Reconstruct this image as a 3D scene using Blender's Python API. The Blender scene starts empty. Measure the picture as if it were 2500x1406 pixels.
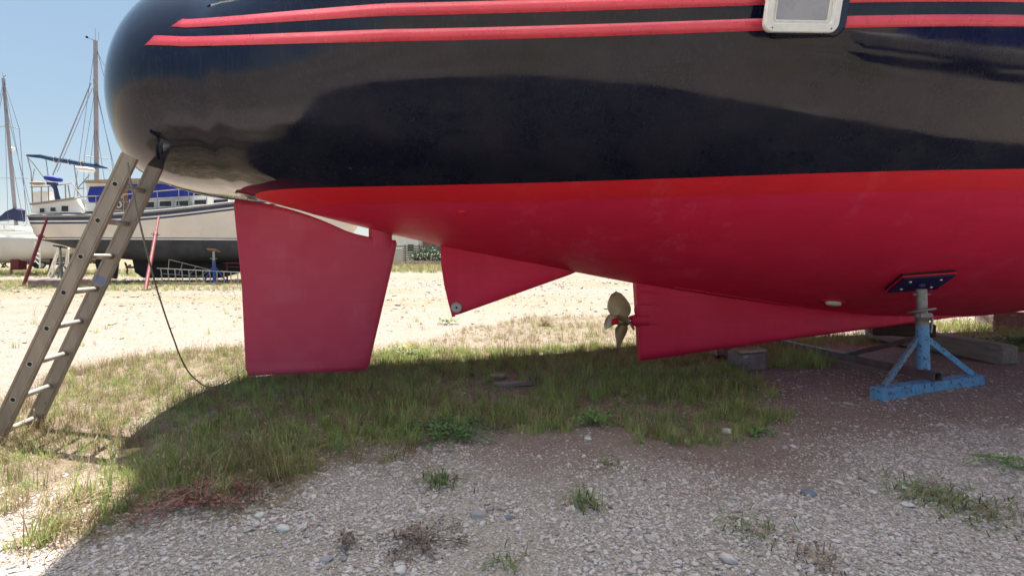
import bpy, bmesh, math, random
import numpy as np
from mathutils import Vector, Matrix, Euler
from mathutils.noise import noise as mnoise

rnd = random.Random(7)
rng = np.random.default_rng(11)
S = bpy.context.scene
COL = S.collection
R = math.radians

# ---------------------------------------------------------------- camera
EYE = 1.1
PITCH = math.atan(78/1300)
cd = bpy.data.cameras.new('camera'); cam = bpy.data.objects.new('camera', cd); COL.objects.link(cam)
cd.sensor_width = 36; cd.lens = 36*1300/2500; cd.clip_start = .05; cd.clip_end = 3000
cam.location = (0, 0, EYE); cam.rotation_euler = (math.pi/2-PITCH, 0, 0)
S.camera = cam

# ---------------------------------------------------------------- sky, sun, exposure
SUN_EL, SUN_AZ = R(74), R(-35)            # azimuth measured from +Y, negative towards -X
w = bpy.data.worlds.new('World'); S.world = w; w.use_nodes = True
nt = w.node_tree
sky = nt.nodes.new('ShaderNodeTexSky'); sky.sky_type = 'NISHITA'; sky.sun_disc = False
sky.sun_elevation = SUN_EL; sky.sun_rotation = SUN_AZ
sky.air_density = 1.0; sky.dust_density = .15; sky.ozone_density = 2.0; sky.altitude = 300
bg = nt.nodes['Background']; bg.inputs[1].default_value = .075
gm = nt.nodes.new('ShaderNodeGamma'); gm.inputs[1].default_value = .2
hs = nt.nodes.new('ShaderNodeHueSaturation'); hs.inputs['Saturation'].default_value = 2.7
nt.links.new(sky.outputs[0], gm.inputs[0]); nt.links.new(gm.outputs[0], hs.inputs['Color']); nt.links.new(hs.outputs[0], bg.inputs[0])
sl = bpy.data.lights.new('sun', 'SUN'); sl.energy = 2.0; sl.angle = R(.53); sl.color = (1, .95, .87)
so = bpy.data.objects.new('sun', sl); COL.objects.link(so)
SUNV = Vector((math.sin(SUN_AZ)*math.cos(SUN_EL), math.cos(SUN_AZ)*math.cos(SUN_EL), math.sin(SUN_EL)))
so.rotation_euler = SUNV.to_track_quat('Z', 'Y').to_euler()
S.view_settings.view_transform = 'Standard'; S.view_settings.look = 'None'
S.view_settings.gamma = 1; S.view_settings.use_curve_mapping = False
S.view_settings.exposure = 2.9
S.render.engine = 'CYCLES'
S.cycles.max_bounces = 8; S.cycles.diffuse_bounces = 4; S.cycles.use_denoising = True

# ---------------------------------------------------------------- helpers
def ray(x, y):
    u = (x-1250)/1300; v = (703-y)/1300
    return Vector((u, math.cos(PITCH)+v*math.sin(PITCH), -math.sin(PITCH)+v*math.cos(PITCH)))
def at(x, y, Y):
    r = ray(x, y); return r*(Y/r.y)+Vector((0, 0, EYE))
def gp(x, y, z=0.):
    r = ray(x, y); return r*((z-EYE)/r.z)+Vector((0, 0, EYE))

def link(o): COL.objects.link(o); return o
def tag(o, label=None, cat=None, group=None, kind=None):
    if label: o['label'] = label
    if cat: o['category'] = cat
    if group: o['group'] = group
    if kind: o['kind'] = kind
    return o
def thing(name, label, cat, loc=(0, 0, 0), rz=0, group=None):
    o = bpy.data.objects.new(name, None); link(o); o.empty_display_size = .1
    o.location = loc; o.rotation_euler = (0, 0, rz)
    return tag(o, label, cat, group)
def world_m(o):
    m = Matrix.Translation(o.location) @ o.rotation_euler.to_matrix().to_4x4()
    return (world_m(o.parent) @ m) if o.parent else m
def mesh_obj(name, verts, faces, mats, parent=None, smooth=True, world=False, fm=None):
    me = bpy.data.meshes.new(name)
    if world and parent is not None:
        inv = world_m(parent).inverted(); verts = [inv @ Vector(v) for v in verts]
    me.from_pydata([tuple(v) for v in verts], [], faces)
    for m in (mats if isinstance(mats, (list, tuple)) else [mats]): me.materials.append(m)
    me.polygons.foreach_set('use_smooth', [smooth]*len(me.polygons))
    if fm is not None: me.polygons.foreach_set('material_index', fm)
    me.update()
    o = bpy.data.objects.new(name, me); link(o)
    if parent is not None: o.parent = parent
    return o
def frame_from(d):
    d = Vector(d).normalized(); up = Vector((0, 0, 1)) if abs(d.z) < .95 else Vector((1, 0, 0))
    a = d.cross(up).normalized(); return a, d.cross(a).normalized()

class MB:
    def __init__(s): s.v = []; s.f = []; s.m = []; s.sm = []
    def add(s, v, f, m=0, smooth=False):
        n = len(s.v); s.v += [Vector(p) for p in v]; s.f += [tuple(i+n for i in q) for q in f]
        s.m += [m]*len(f); s.sm += [smooth]*len(f); return s
    def box(s, c, size, rot=None, m=0, bev=0.):
        x, y, z = [k/2 for k in size]
        M = rot.to_matrix() if isinstance(rot, Euler) else (rot or Matrix.Identity(3))
        b = min(bev, x*.9, y*.9, z*.9)
        if b <= 0:
            v = [(i*x, j*y, k*z) for k in (-1, 1) for j in (-1, 1) for i in (-1, 1)]
            f = [(0, 2, 3, 1), (4, 5, 7, 6), (0, 1, 5, 4), (2, 6, 7, 3), (0, 4, 6, 2), (1, 3, 7, 5)]
            return s.add([M @ Vector(p)+Vector(c) for p in v], f, m)
        bm = bmesh.new(); bmesh.ops.create_cube(bm, size=1)
        for q in bm.verts: q.co = Vector((q.co.x*2*x, q.co.y*2*y, q.co.z*2*z))
        bmesh.ops.bevel(bm, geom=bm.edges[:], offset=b, segments=2, affect='EDGES', profile=.6)
        bm.verts.index_update()
        s.add([M @ q.co+Vector(c) for q in bm.verts], [[q.index for q in f.verts] for f in bm.faces], m, False); bm.free()
        return s
    def beam(s, p, q, wx, wy, up=(0, 0, 1), m=0, bev=0.):
        p = Vector(p); q = Vector(q); d = q-p; L = d.length; d.normalize()
        u = Vector(up); a = d.cross(u)
        if a.length < 1e-4: a = d.cross(Vector((1, 0, 0)))
        a.normalize(); b = a.cross(d).normalized()
        M = Matrix((a, d, b)).transposed()
        return s.box((p+q)/2, (wx, L, wy), M, m, bev)
    def tube(s, pts, r, seg=10, m=0, cap=True, closed=False):
        pts = [Vector(p) for p in pts]; n = len(pts)
        rs = r if isinstance(r, (list, tuple)) else [r]*n
        v = []; f = []; a = None
        for i, p in enumerate(pts):
            d = (pts[(i+1) % n]-pts[i-1]) if closed else (pts[min(i+1, n-1)]-pts[max(i-1, 0)])
            d.normalize()
            if a is None: a, b = frame_from(d)
            else:
                a = (a-d*a.dot(d)).normalized(); b = d.cross(a)
            for k in range(seg):
                t = 2*math.pi*k/seg; v.append(p+(a*math.cos(t)+b*math.sin(t))*rs[i])
        for i in range(n if closed else n-1):
            j = (i+1) % n
            for k in range(seg):
                l = (k+1) % seg; f.append((i*seg+k, i*seg+l, j*seg+l, j*seg+k))
        s.add(v, f, m, True)
        if cap and not closed:
            s.add(v[:seg], [tuple(range(seg))[::-1]], m); s.add(v[-seg:], [tuple(range(seg))], m)
        return s
    def prism(s, outline, ext, m=0):
        """closed 3-D outline extruded by the vector ext"""
        n = len(outline); e = Vector(ext); a = [Vector(p) for p in outline]
        s.add(a+[p+e for p in a], [tuple(range(n))[::-1], tuple(range(n, 2*n))]+[(i, (i+1) % n, n+(i+1) % n, n+i) for i in range(n)], m)
        return s
    def ell(s, c, rad, rot=None, m=0, u=14, vv=9, jit=0., p=1.):
        M = rot.to_matrix() if rot else Matrix.Identity(3); v = []; f = []
        pw = lambda a: math.copysign(abs(a)**p, a)
        for j in range(vv+1):
            ph = -math.pi/2+math.pi*j/vv
            for i in range(u):
                th = 2*math.pi*i/u
                q = Vector((pw(math.cos(ph))*pw(math.cos(th))*rad[0], pw(math.cos(ph))*pw(math.sin(th))*rad[1], pw(math.sin(ph))*rad[2]))
                if jit: q *= 1+jit*mnoise(q/max(rad)*1.7+Vector(c)*3.1)
                v.append(M @ q+Vector(c))
        for j in range(vv):
            for i in range(u): f.append((j*u+i, j*u+(i+1) % u, (j+1)*u+(i+1) % u, (j+1)*u+i))
        return s.add(v, f, m, True)
    def build(s, name, mats, parent=None, world=False, smooth=None):
        o = mesh_obj(name, s.v, s.f, mats, parent, False, world, s.m)
        o.data.polygons.foreach_set('use_smooth', s.sm if smooth is None else [smooth]*len(s.f))
        o.data.update(); return o
def copy_tree(o, parent=None):
    c = o.copy(); COL.objects.link(c)
    if parent is not None: c.parent = parent
    for ch in list(o.children): copy_tree(ch, c)
    return c

# ---------------------------------------------------------------- materials
class NT:
    def __init__(s, name):
        s.m = bpy.data.materials.new(name); s.m.use_nodes = True; s.t = s.m.node_tree
        s.b = s.t.nodes['Principled BSDF']; s._co = None
    def n(s, ty, **k):
        q = s.t.nodes.new('ShaderNode'+ty)
        for a, b in k.items(): setattr(q, a, b)
        return q
    def l(s, a, b): s.t.links.new(a, b); return b
    def co(s, scale=None, which='Object'):
        if s._co is None: s._co = s.n('TexCoord')
        o = s._co.outputs[which]
        if scale is not None:
            mp = s.n('Mapping'); mp.inputs['Scale'].default_value = scale; s.l(o, mp.inputs[0]); o = mp.outputs[0]
        return o
    def noise(s, scale, detail=4, rough=.55, vec=None, dist=0.):
        q = s.n('TexNoise'); q.inputs['Scale'].default_value = scale; q.inputs['Detail'].default_value = detail
        q.inputs['Roughness'].default_value = rough; q.inputs['Distortion'].default_value = dist
        s.l(vec or s.co(), q.inputs['Vector']); return q.outputs[0]
    def vor(s, scale, vec=None, feature='F1', out='Distance', rnd_=1.):
        q = s.n('TexVoronoi', feature=feature); q.inputs['Scale'].default_value = scale; q.inputs['Randomness'].default_value = rnd_
        s.l(vec or s.co(), q.inputs['Vector']); return q.outputs[out]
    def ramp(s, f, *st, interp='LINEAR'):
        q = s.n('ValToRGB'); e = q.color_ramp; e.interpolation = interp
        while len(e.elements) < len(st): e.elements.new(.5)
        for el, (p, c) in zip(e.elements, st):
            el.position = p; el.color = (*c, 1) if isinstance(c, (tuple, list)) else (c, c, c, 1)
        s.l(f, q.inputs[0]); return q.outputs[0]
    def mix(s, f, a, b, mode='MIX'):
        q = s.n('Mix', data_type='RGBA', blend_type=mode)
        for v, i in ((f, 0), (a, 6), (b, 7)):
            if hasattr(v, 'is_output'): s.l(v, q.inputs[i])
            elif i == 0: q.inputs[0].default_value = v
            else: q.inputs[i].default_value = (*v, 1)
        return q.outputs[2]
    def math(s, op, a, b=None, clamp=False):
        q = s.n('Math', operation=op, use_clamp=clamp)
        for i, v in enumerate((a, b)):
            if v is None: continue
            if hasattr(v, 'is_output'): s.l(v, q.inputs[i])
            else: q.inputs[i].default_value = v
        return q.outputs[0]
    def set(s, k, v):
        i = s.b.inputs[k]
        if hasattr(v, 'is_output'): s.l(v, i)
        else: i.default_value = (*v, 1) if isinstance(v, (tuple, list)) and len(v) == 3 and i.type == 'RGBA' else v
        return s
    def bump(s, h, strength=.3, dist=.01, prev=None):
        q = s.n('Bump'); q.inputs['Strength'].default_value = strength; q.inputs['Distance'].default_value = dist
        s.l(h, q.inputs['Height'])
        if prev is not None: s.l(prev, q.inputs['Normal'])
        s.l(q.outputs[0], s.b.inputs['Normal']); return q.outputs[0]
def pm(name, c1, c2=None, scale=8., rough=.6, metal=0., bump=.15, bs=60., bd=.003, lo=.35, hi=.65, spec=None, streak=None, c3=None, c3t=.7):
    q = NT(name); c2 = c2 or tuple(k*.75 for k in c1)
    vec = q.co(streak) if streak else None
    c = q.mix(q.ramp(q.noise(scale, 6, .6, vec), (lo, 0.), (hi, 1.)), c1, c2)
    if c3: c = q.mix(q.ramp(q.noise(scale*2.7, 8, .65, vec), (c3t-.04, 0.), (c3t+.04, 1.)), c, c3)
    q.set('Base Color', c); q.set('Metallic', metal)
    rn = q.ramp(q.noise(scale*3, 4), (.3, max(rough-.1, .02)), (.7, min(rough+.1, 1.))); q.set('Roughness', rn)
    if spec is not None: q.set('Specular IOR Level', spec)
    if bump: q.bump(q.noise(bs, 5), bump, bd)
    return q.m

M = {}
# hull paints
q = NT('navy_gelcoat')
streak = q.noise(3.2, 6, .65, q.co((26, 26, 1.0)))
st2 = q.ramp(streak, (.52, 0.), (.75, 1.))
dust = q.noise(2.2, 8, .65)
dm = q.math('MULTIPLY', q.ramp(dust, (.42, 0.), (.72, 1.)), .035)
dm = q.math('ADD', dm, q.math('MULTIPLY', st2, .04), True)
q.set('Base Color', q.mix(dm, (.0035, .006, .020), (.40, .34, .30)))
q.set('Roughness', q.math('ADD', q.math('ADD', q.math('MULTIPLY', q.ramp(q.noise(1.7, 7, .65), (.35, 0.), (.68, 1.)), .15), .03), q.math('MULTIPLY', st2, .05)))
q.set('Specular IOR Level', .38)
hb = q.noise(2.3, 2, .4); pb = q.bump(hb, .10, .05)
q.b.inputs['Normal'].links
M['navy'] = q.m
def antifoul(name, a, b, c, rough=.5, spec=.35):
    q = NT(name)
    base = q.mix(q.ramp(q.noise(1.6, 6, .6), (.35, 0.), (.68, 1.)), a, b)
    base = q.mix(q.math('MULTIPLY', q.ramp(q.noise(5, 8, .7, q.co((1, 1, .25))), (.5, 0.), (.8, 1.)), .45), base, c)
    roll = q.ramp(q.noise(7, 5, .6, q.co((.35, .35, 2.2))), (.38, 0.), (.64, 1.))
    base = q.mix(q.math('MULTIPLY', roll, .5), base, tuple(k*.78 for k in a))
    sc = q.ramp(q.noise(2.2, 9, .72, q.co((1, 1, .12))), (.56, 0.), (.70, 1.))
    base = q.mix(q.math('MULTIPLY', sc, .42), base, (min(c[0]*1.05, .8), c[1]*2.4, c[2]*2.1))
    q.set('Base Color', base); q.set('Roughness', q.ramp(q.noise(3, 5), (.3, rough-.08), (.7, rough+.12)))
    q.set('Specular IOR Level', spec)
    p = q.bump(q.noise(130, 4), .10, .002); q.bump(q.noise(3, 3), .12, .02, p)
    return q.m
M['red_bottom'] = antifoul('crimson_antifouling', (.70, .022, .082), (.61, .017, .064), (.72, .055, .125), .5, .3)
M['red_boot'] = antifoul('bright_red_boot_paint', (.70, .020, .036), (.65, .017, .032), (.68, .036, .05), .42)
q = NT('rudder_antifouling')
blk = q.n('TexBrick'); blk.inputs['Scale'].default_value = 2.1; blk.inputs['Color1'].default_value = (.2, .2, .2, 1); blk.inputs['Color2'].default_value = (.8, .8, .8, 1)
blk.inputs['Mortar'].default_value = (.5, .5, .5, 1); blk.inputs['Mortar Size'].default_value = .0
mpn = q.n('Mapping'); mpn.inputs['Rotation'].default_value = (R(90), 0, 0); q.l(q.co(), mpn.inputs[0]); q.l(mpn.outputs[0], blk.inputs['Vector'])
patch = q.math('MULTIPLY', blk.outputs[0], q.ramp(q.noise(2.4, 3), (.45, 0.), (.62, 1.)))
c = q.mix(q.ramp(q.noise(2.5, 6), (.3, 0.), (.7, 1.)), (.56, .042, .105), (.49, .034, .088))
c = q.mix(q.math('MULTIPLY', patch, .85), c, (.60, .09, .16))
q.set('Base Color', c); q.set('Roughness', .5); q.set('Specular IOR Level', .45)
p = q.bump(q.noise(140, 4), .1, .002); q.bump(q.noise(3.5, 3), .1, .02, p)
M['red_rudder'] = q.m
M['red_stripe'] = pm('red_tape_stripe', (.70, .075, .11), (.62, .06, .095), 4, .3, bump=.05, spec=.5)
M['white_plastic'] = pm('white_window_plastic', (.74, .73, .69), (.66, .65, .61), 30, .4, bump=.06, c3=(.40, .37, .33), c3t=.78)
M['grey_acrylic'] = pm('grey_acrylic_pane', (.34, .33, .35), (.28, .28, .31), 3, .32, bump=.03)
M['navy_flat'] = pm('navy_pod_paint', (.006, .010, .028), (.008, .013, .034), 6, .25, bump=.04)
M['deck'] = pm('cream_deck', (.62, .60, .54), None, 5, .6)
q = NT('added_awning_cloth')  # cloth of the added canopy, translucent to brighten the shaded gravel
q.set('Base Color', q.mix(q.noise(6, 5), (.72, .71, .67), (.64, .63, .60))); q.set('Roughness', .85)
tl = q.n('BsdfTranslucent'); tl.inputs[0].default_value = (.95, .91, .86, 1); ms = q.n('MixShader'); ms.inputs[0].default_value = .92
q.l(q.b.outputs[0], ms.inputs[1]); q.l(tl.outputs[0], ms.inputs[2]); q.l(ms.outputs[0], q.t.nodes['Material Output'].inputs[0])
M['added_awning'] = q.m
M['steel'] = pm('stainless_tube', (.55, .55, .55), None, 20, .25, 1.)
M['bronze'] = pm('bronze_propeller', (.42, .335, .20), (.33, .26, .145), 9, .42, .4, bump=.08, bs=90, c3=(.16, .11, .06), c3t=.68)
M['zinc'] = pm('zinc_anode', (.55, .54, .51), (.42, .41, .39), 40, .55, .3, bump=.4, bs=120)
M['bolts_and_hole_shade'] = pm('dark_bolts_and_hole_shade', (.015, .014, .013), None, 10, .8)  # dark bolts and screws; also painted as shade inside the rung ends
M['stone_white'] = pm('white_fitting', (.62, .60, .57), (.5, .48, .45), 60, .6, bump=.5, bs=90)

# ---------------------------------------------------------------- the big yacht
AL = R(12); Y0 = 4.705; CA, SA = math.cos(AL), math.sin(AL)
def W(s, b, z): return Vector((s*CA+b*SA, Y0+s*SA-b*CA, z))
def IT(x, xs, ys):            # smooth-ish interpolation
    return float(np.interp(x, xs, ys))
def pchip(xs, ys):
    xs = np.array(xs, float); ys = np.array(ys, float); h = np.diff(xs); d = np.diff(ys)/h; m = np.zeros(len(xs))
    m[0] = d[0]; m[-1] = d[-1]
    for i in range(1, len(xs)-1):
        if d[i-1]*d[i] > 0:
            w1 = 2*h[i]+h[i-1]; w2 = h[i]+2*h[i-1]; m[i] = (w1+w2)/(w1/d[i-1]+w2/d[i])
    def f(x):
        x = min(max(x, xs[0]), xs[-1]); i = min(int(np.searchsorted(xs, x, 'right'))-1, len(xs)-2); i = max(i, 0)
        t = (x-xs[i])/h[i]
        return float((2*t**3-3*t*t+1)*ys[i]+(t**3-2*t*t+t)*h[i]*m[i]+(-2*t**3+3*t*t)*ys[i+1]+(t**3-t*t)*h[i]*m[i+1])
    return f
def smooth(fn, sg, lo=-3.2, hi=12.6):
    xs = np.linspace(lo, hi, 800); ys = np.array([fn(x) for x in xs]); k = int(sg*3/(xs[1]-xs[0]))
    g = np.exp(-.5*(np.arange(-k, k+1)*(xs[1]-xs[0])/sg)**2); g /= g.sum()
    pad = np.concatenate([2*ys[0]-ys[k:0:-1], ys, 2*ys[-1]-ys[-2:-k-2:-1]]); ys = np.convolve(pad, g, 'valid')
    return lambda x: float(np.interp(x, xs, ys))
KZ = pchip([-2.55, -2.247, -2.036, -1.70, -1.252, -.628, .608, 1.169, 2.0, 3.0, 4.0, 5.0, 6.0, 7.5, 9.5, 11.0, 12.2],
           [1.655, 1.595, 1.545, 1.452, 1.335, 1.190, .950, .845, .70, .555, .455, .44, .50, .62, .95, 1.7, 2.9])
BD = pchip([-2.55, -1.2, 0.3, 2.5, 5, 7.5, 9.5, 11.3, 12.3], [1.20, 1.52, 1.84, 2.22, 2.35, 2.1, 1.45, .5, .02])
E1 = pchip([-2.55, -1.2, 0, 1.1, 2.6, 8, 12.3], [5.4, 2.8, 2.4, 2.6, 2.9, 2.4, 1.6])
E2 = pchip([-2.55, -1.2, 0, 1.1, 3.3, 8, 12.3], [4.2, 1.75, 1.35, 1.2, 1.06, 1.0, 1.0])
BD, E1, E2, KZ = smooth(BD, .55), smooth(E1, .4), smooth(E2, .4), smooth(KZ, .12)
ZS = pchip([-3, 2, 7, 12.3], [2.95, 2.92, 3.05, 3.35])
S0, CAPE, CAPP, CAPZ = -2.14, .70, 2.5, 1.99
def zwl(s): return 1.541+.0235*(min(s, 3)+2)+.008*max(s-3, 0)
def section(s):
    """dense half-section (z, b) of the hull at station s, keel to sheer"""
    ss = max(s, S0); t = np.linspace(0, 1, 400)**1.8
    zk, zs = KZ(ss), ZS(ss); z = zk+(zs-zk)*t
    b = BD(ss)*(1-(1-t)**E1(ss))**(1/E2(ss))
    b = b-np.clip((-1.0-ss)/1.3, 0, 1)**1.2*1.0*np.clip(z-2.0, 0, 2)**2          # tumblehome towards the stern
    if s < S0:
        wv = min((S0-s)/CAPE, 1); k = (1-wv**CAPP)**(1/CAPP); kz = (1-wv**3.2)**(1/3.2)
        z = CAPZ+(z-CAPZ)*kz; b = b*k
    return z, b
def hull_b(s, z):
    zz, bb = section(s); return float(np.interp(z, zz, bb))
def hull_z(s, b):
    zz, bb = section(s); i = int(np.argmax(bb)); return float(np.interp(b, bb[:i+1], zz[:i+1]))
def hull_n(s, z, side=1):
    e = .02
    p = W(s, side*hull_b(s, z), z)
    a = W(s+e, side*hull_b(s+e, z), z)-p; c = W(s, side*hull_b(s, z+e), z+e)-p
    n = a.cross(c).normalized()
    out = W(s, side*5, z)-W(s, 0, z)
    return n if n.dot(out) > 0 else -n

capw = [math.sin(k/21*math.pi/2) for k in range(22)][::-1]
stat = [S0-CAPE*wv for wv in capw if wv > 0]+list(np.linspace(S0, 4.5, 86))+list(np.linspace(4.5, 12.25, 40))[1:]
NB, NO, NTOP = 34, 4, 60
rows_all = []
for s in stat:
    zz, bb = section(s); zk, zs = zz[0], zz[-1]
    a = min(max(zwl(s)-.105-.006*s+.006*mnoise(Vector((s*2.1, 3, 1)))+.003*mnoise(Vector((s*9, 5, 1))), zk), zs); c = min(max(zwl(s), zk), zs)
    r = list(zk+(a-zk)*np.linspace(0, 1, NB)**1.7)+list(np.linspace(a, c, NO+1)[1:])+list(c+(zs-c)*np.linspace(0, 1, NTOP+1)[1:]**(1.5 if c <= zk+1e-6 else 1.1))
    rows_all.append([(z, float(np.interp(z, zz, bb))) for z in r])
def hull_patch(name, r0, r1, mat, parent):
    v = []; f = []; n = r1-r0+1; ns = len(stat)
    for side in (1, -1):
        o = len(v)
        for i, s in enumerate(stat):
            for z, b in rows_all[i][r0:r1+1]: v.append(W(s, side*b, z))
        for i in range(ns-1):
            for j in range(n-1):
                q = (o+i*n+j, o+(i+1)*n+j, o+(i+1)*n+j+1, o+i*n+j+1)
                f.append(q if side == 1 else q[::-1])
    bm = bmesh.new(); vs = [bm.verts.new(p) for p in v]
    for q in f: bm.faces.new([vs[i] for i in q])
    bmesh.ops.remove_doubles(bm, verts=bm.verts[:], dist=.0006)
    bmesh.ops.dissolve_degenerate(bm, edges=bm.edges[:], dist=1e-5)
    bm.verts.index_update()
    vv = [p.co.copy() for p in bm.verts]; ff = [[p.index for p in q.verts] for q in bm.faces]; bm.free()
    return mesh_obj(name, vv, ff, mat, parent, True, True)
yacht = thing('sailing_yacht', 'big navy and red yacht hull raised ashore over the grass', 'yacht', (0, Y0, 0))
hull_patch('bottom', 0, NB-1, M['red_bottom'], yacht)
hull_patch('boot_stripe', NB-1, NB-1+NO, M['red_boot'], yacht)
hull_patch('topsides', NB-1+NO, NB-1+NO+NTOP, M['navy'], yacht)
# deck with a cabin and an added, unseen shade canopy
v = []; f = []
for i, s in enumerate(stat):
    zz, bb = section(s)
    for k in range(-4, 5): v.append(W(s, bb[-1]*k/4*.995, zz[-1]-.02+.05*(1-(k/4)**2)))
for i in range(len(stat)-1):
    for k in range(8): f.append((i*9+k, i*9+k+1, (i+1)*9+k+1, (i+1)*9+k))
mesh_obj('deck', v, f, M['deck'], yacht, True, True)
mb = MB()
prof = [(.9, 2.9), (1.1, 3.4), (5.2, 3.45), (6.4, 3.25), (8.3, 3.0)]
for (sa, za), (sb, zb) in zip(prof[:-1], prof[1:]):
    wa, wb = (1.45, 1.4) if sa < 5 else (1.4, .9)
    mb.add([W(sa, wa, 2.85), W(sb, wb, 2.85), W(sb, wb-.12, zb), W(sa, wa-.12, za), W(sa, -wa, 2.85), W(sb, -wb, 2.85), W(sb, -wb+.12, zb), W(sa, -wa+.12, za)],
           [(0, 1, 2, 3), (4, 7, 6, 5), (3, 2, 6, 7), (0, 3, 7, 4), (1, 5, 6, 2)])
mb.build('cabin', M['deck'], yacht, True)
# added unseen canopy on posts: shades the ground and passes soft light onto it
AWZ = 4.7
v = []; f = []; n = 12
for i in range(n+1):
    s = -2.75+9.7*i/n; sag = .05*math.sin(math.pi*((i*3/n) % 1))
    for b, z in ((-1.75, -.42), (-1.1, -.1), (0, .12), (1.4, -.1), (3.45-1.0*min(max((s+1)/4.5, 0), 1), -.42)): v.append(W(s-(.24 if b > 2 else 0), b, AWZ+z-sag))
for i in range(n):
    for k in range(4): f.append((i*5+k, i*5+k+1, i*5+k+6, i*5+k+5))
mesh_obj('added_awning', v, f, M['added_awning'], yacht, True, True)
for s, b in ((-2.2, .95), (-2.2, -.95), (1.8, 1.9), (1.8, -1.7), (5.8, 2.0), (5.8, -1.7)):
    mb = MB(); mb.tube([W(s, b, 2.8), W(s, b, AWZ-.36)], .016, 8); mb.build('added_awning_post', M['steel'], yacht, True)
# stripes
def stripe(z0, wz, sl, sr, slant, parent):
    v = []; f = []; n = 90
    for i in range(n+1):
        for j, dz in enumerate((0, wz)):
            t = i/n
            s = sl+slant*j+(sr-sl-slant*j)*t**1.3; z = z0(s)+dz
            nn = hull_n(s, z); off = .0022+.0022*min(max((-1.85-s)/.3, 0), 1); p = W(s, hull_b(s, z), z)+nn*off
            v += [p, p-nn*off*.9]
    for i in range(n):
        a = i*4; b = a+4
        f += [(a, b, b+2, a+2), (a+1, a+3, b+3, b+1), (a, a+1, b+1, b), (a+2, b+2, b+3, a+3)]
    f += [(0, 2, 3, 1), (n*4, n*4+1, n*4+3, n*4+2)]
    return mesh_obj('stripe', v, f, M['red_stripe'], parent, True, True)
def zst(s): return 2.245+.030*(s+2.4)+.018*max(0, (-.7-s)/1.7)**1.6
stripe(zst, .060, -2.34, 9, .045, yacht)
stripe(lambda s: zst(s)+.125, .062, -2.22, 9, .045, yacht)
# ---------------------------------------------------------------- ground sheet
def gz(x, y): 
    return .012*math.sin(x*1.3+.7*y)+.010*math.sin(y*1.9-x*.6+1)+.006*math.sin(3.1*x+2.3*y)
gx = np.concatenate([-np.geomspace(46, 1500, 16)[::-1], np.linspace(-45, -9.2, 150), np.linspace(-9, 9, 260), np.geomspace(9.2, 1500, 22)])
gy = np.concatenate([-np.geomspace(5.2, 1500, 22)[::-1], np.linspace(-5, 15, 270), np.linspace(15.2, 48, 130), np.geomspace(50, 1500, 18)])
XX, YY = np.meshgrid(gx, gy)
fade = np.clip((30-np.hypot(XX, YY))/15, 0, 1)
ZZ = (.012*np.sin(XX*1.3+.7*YY)+.010*np.sin(YY*1.9-XX*.6+1)+.006*np.sin(3.1*XX+2.3*YY))*fade
verts = np.stack([XX, YY, ZZ], -1).reshape(-1, 3)
nx, ny = len(gx), len(gy)
idx = np.arange(nx*ny).reshape(ny, nx)
faces = np.stack([idx[:-1, :-1], idx[:-1, 1:], idx[1:, 1:], idx[1:, :-1]], -1).reshape(-1, 4)
def inpoly(px, py, poly):
    poly = np.asarray(poly); r = np.zeros(px.shape, bool); j = len(poly)-1
    for i in range(len(poly)):
        xi, yi = poly[i]; xj, yj = poly[j]
        c = ((yi > py) != (yj > py)) & (px < (xj-xi)*(py-yi)/(yj-yi+1e-12)+xi)
        r ^= c; j = i
    return r
def gpoly(pts): return [tuple(gp(*p)[:2]) for p in pts]
def vnoise(x, y, seed=0):
    """cheap value noise in [0,1]"""
    xi = np.floor(x).astype(int); yi = np.floor(y).astype(int); fx = x-xi; fy = y-yi
    fx = fx*fx*(3-2*fx); fy = fy*fy*(3-2*fy)
    def h(a, b):
        n = (a*374761393+b*668265263+seed*974711) & 0x7fffffff
        n = ((n ^ (n >> 13))*1274126177) & 0x7fffffff
        return (n & 0xffff)/65535.
    return (h(xi, yi)*(1-fx)+h(xi+1, yi)*fx)*(1-fy)+(h(xi, yi+1)*(1-fx)+h(xi+1, yi+1)*fx)*fy
def fbm(x, y, seed=0): return .5*vnoise(x, y, seed)+.3*vnoise(2.1*x, 2.1*y, seed+1)+.2*vnoise(4.3*x, 4.3*y, seed+2)

P_DRY = gpoly([(-320, 1010), (-60, 990), (180, 900), (400, 858), (600, 850), (640, 905), (560, 985), (430, 1035), (340, 1095), (190, 1210), (60, 1290), (-200, 1330), (-500, 1180)])
P_GREEN = gpoly([(430, 1025), (560, 960), (640, 905), (760, 880), (900, 880), (1000, 895), (960, 1040), (860, 1095), (720, 1140), (640, 1205), (480, 1250), (330, 1270), (240, 1220), (340, 1095)])
P_MID = gpoly([(880, 880), (1040, 852), (1280, 846), (1560, 836), (1760, 862), (1860, 930), (1935, 1000), (1900, 1045), (1700, 1062), (1560, 1070), (1420, 1050), (1250, 1048), (1130, 1075), (1000, 1070), (930, 1060)])
P_STRAW = gpoly([(560, 850), (900, 850), (1000, 838), (1150, 800), (1300, 775), (1600, 770), (1600, 838), (1280, 850), (1040, 858), (900, 885), (640, 905)])
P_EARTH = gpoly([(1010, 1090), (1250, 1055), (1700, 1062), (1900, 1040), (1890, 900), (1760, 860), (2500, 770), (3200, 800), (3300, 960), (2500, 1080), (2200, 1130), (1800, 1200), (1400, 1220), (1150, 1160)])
P_EDGE = gpoly([(130, 1270), (380, 1180), (760, 1120), (1000, 1070), (1000, 1090), (800, 1150), (690, 1210), (500, 1290), (250, 1310)])
fx, fy = verts[:, 0], verts[:, 1]
wob = (fbm(fx*1.6, fy*1.6, 3)-.5)*.9, (fbm(fx*1.6+40, fy*1.6, 5)-.5)*.9
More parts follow.
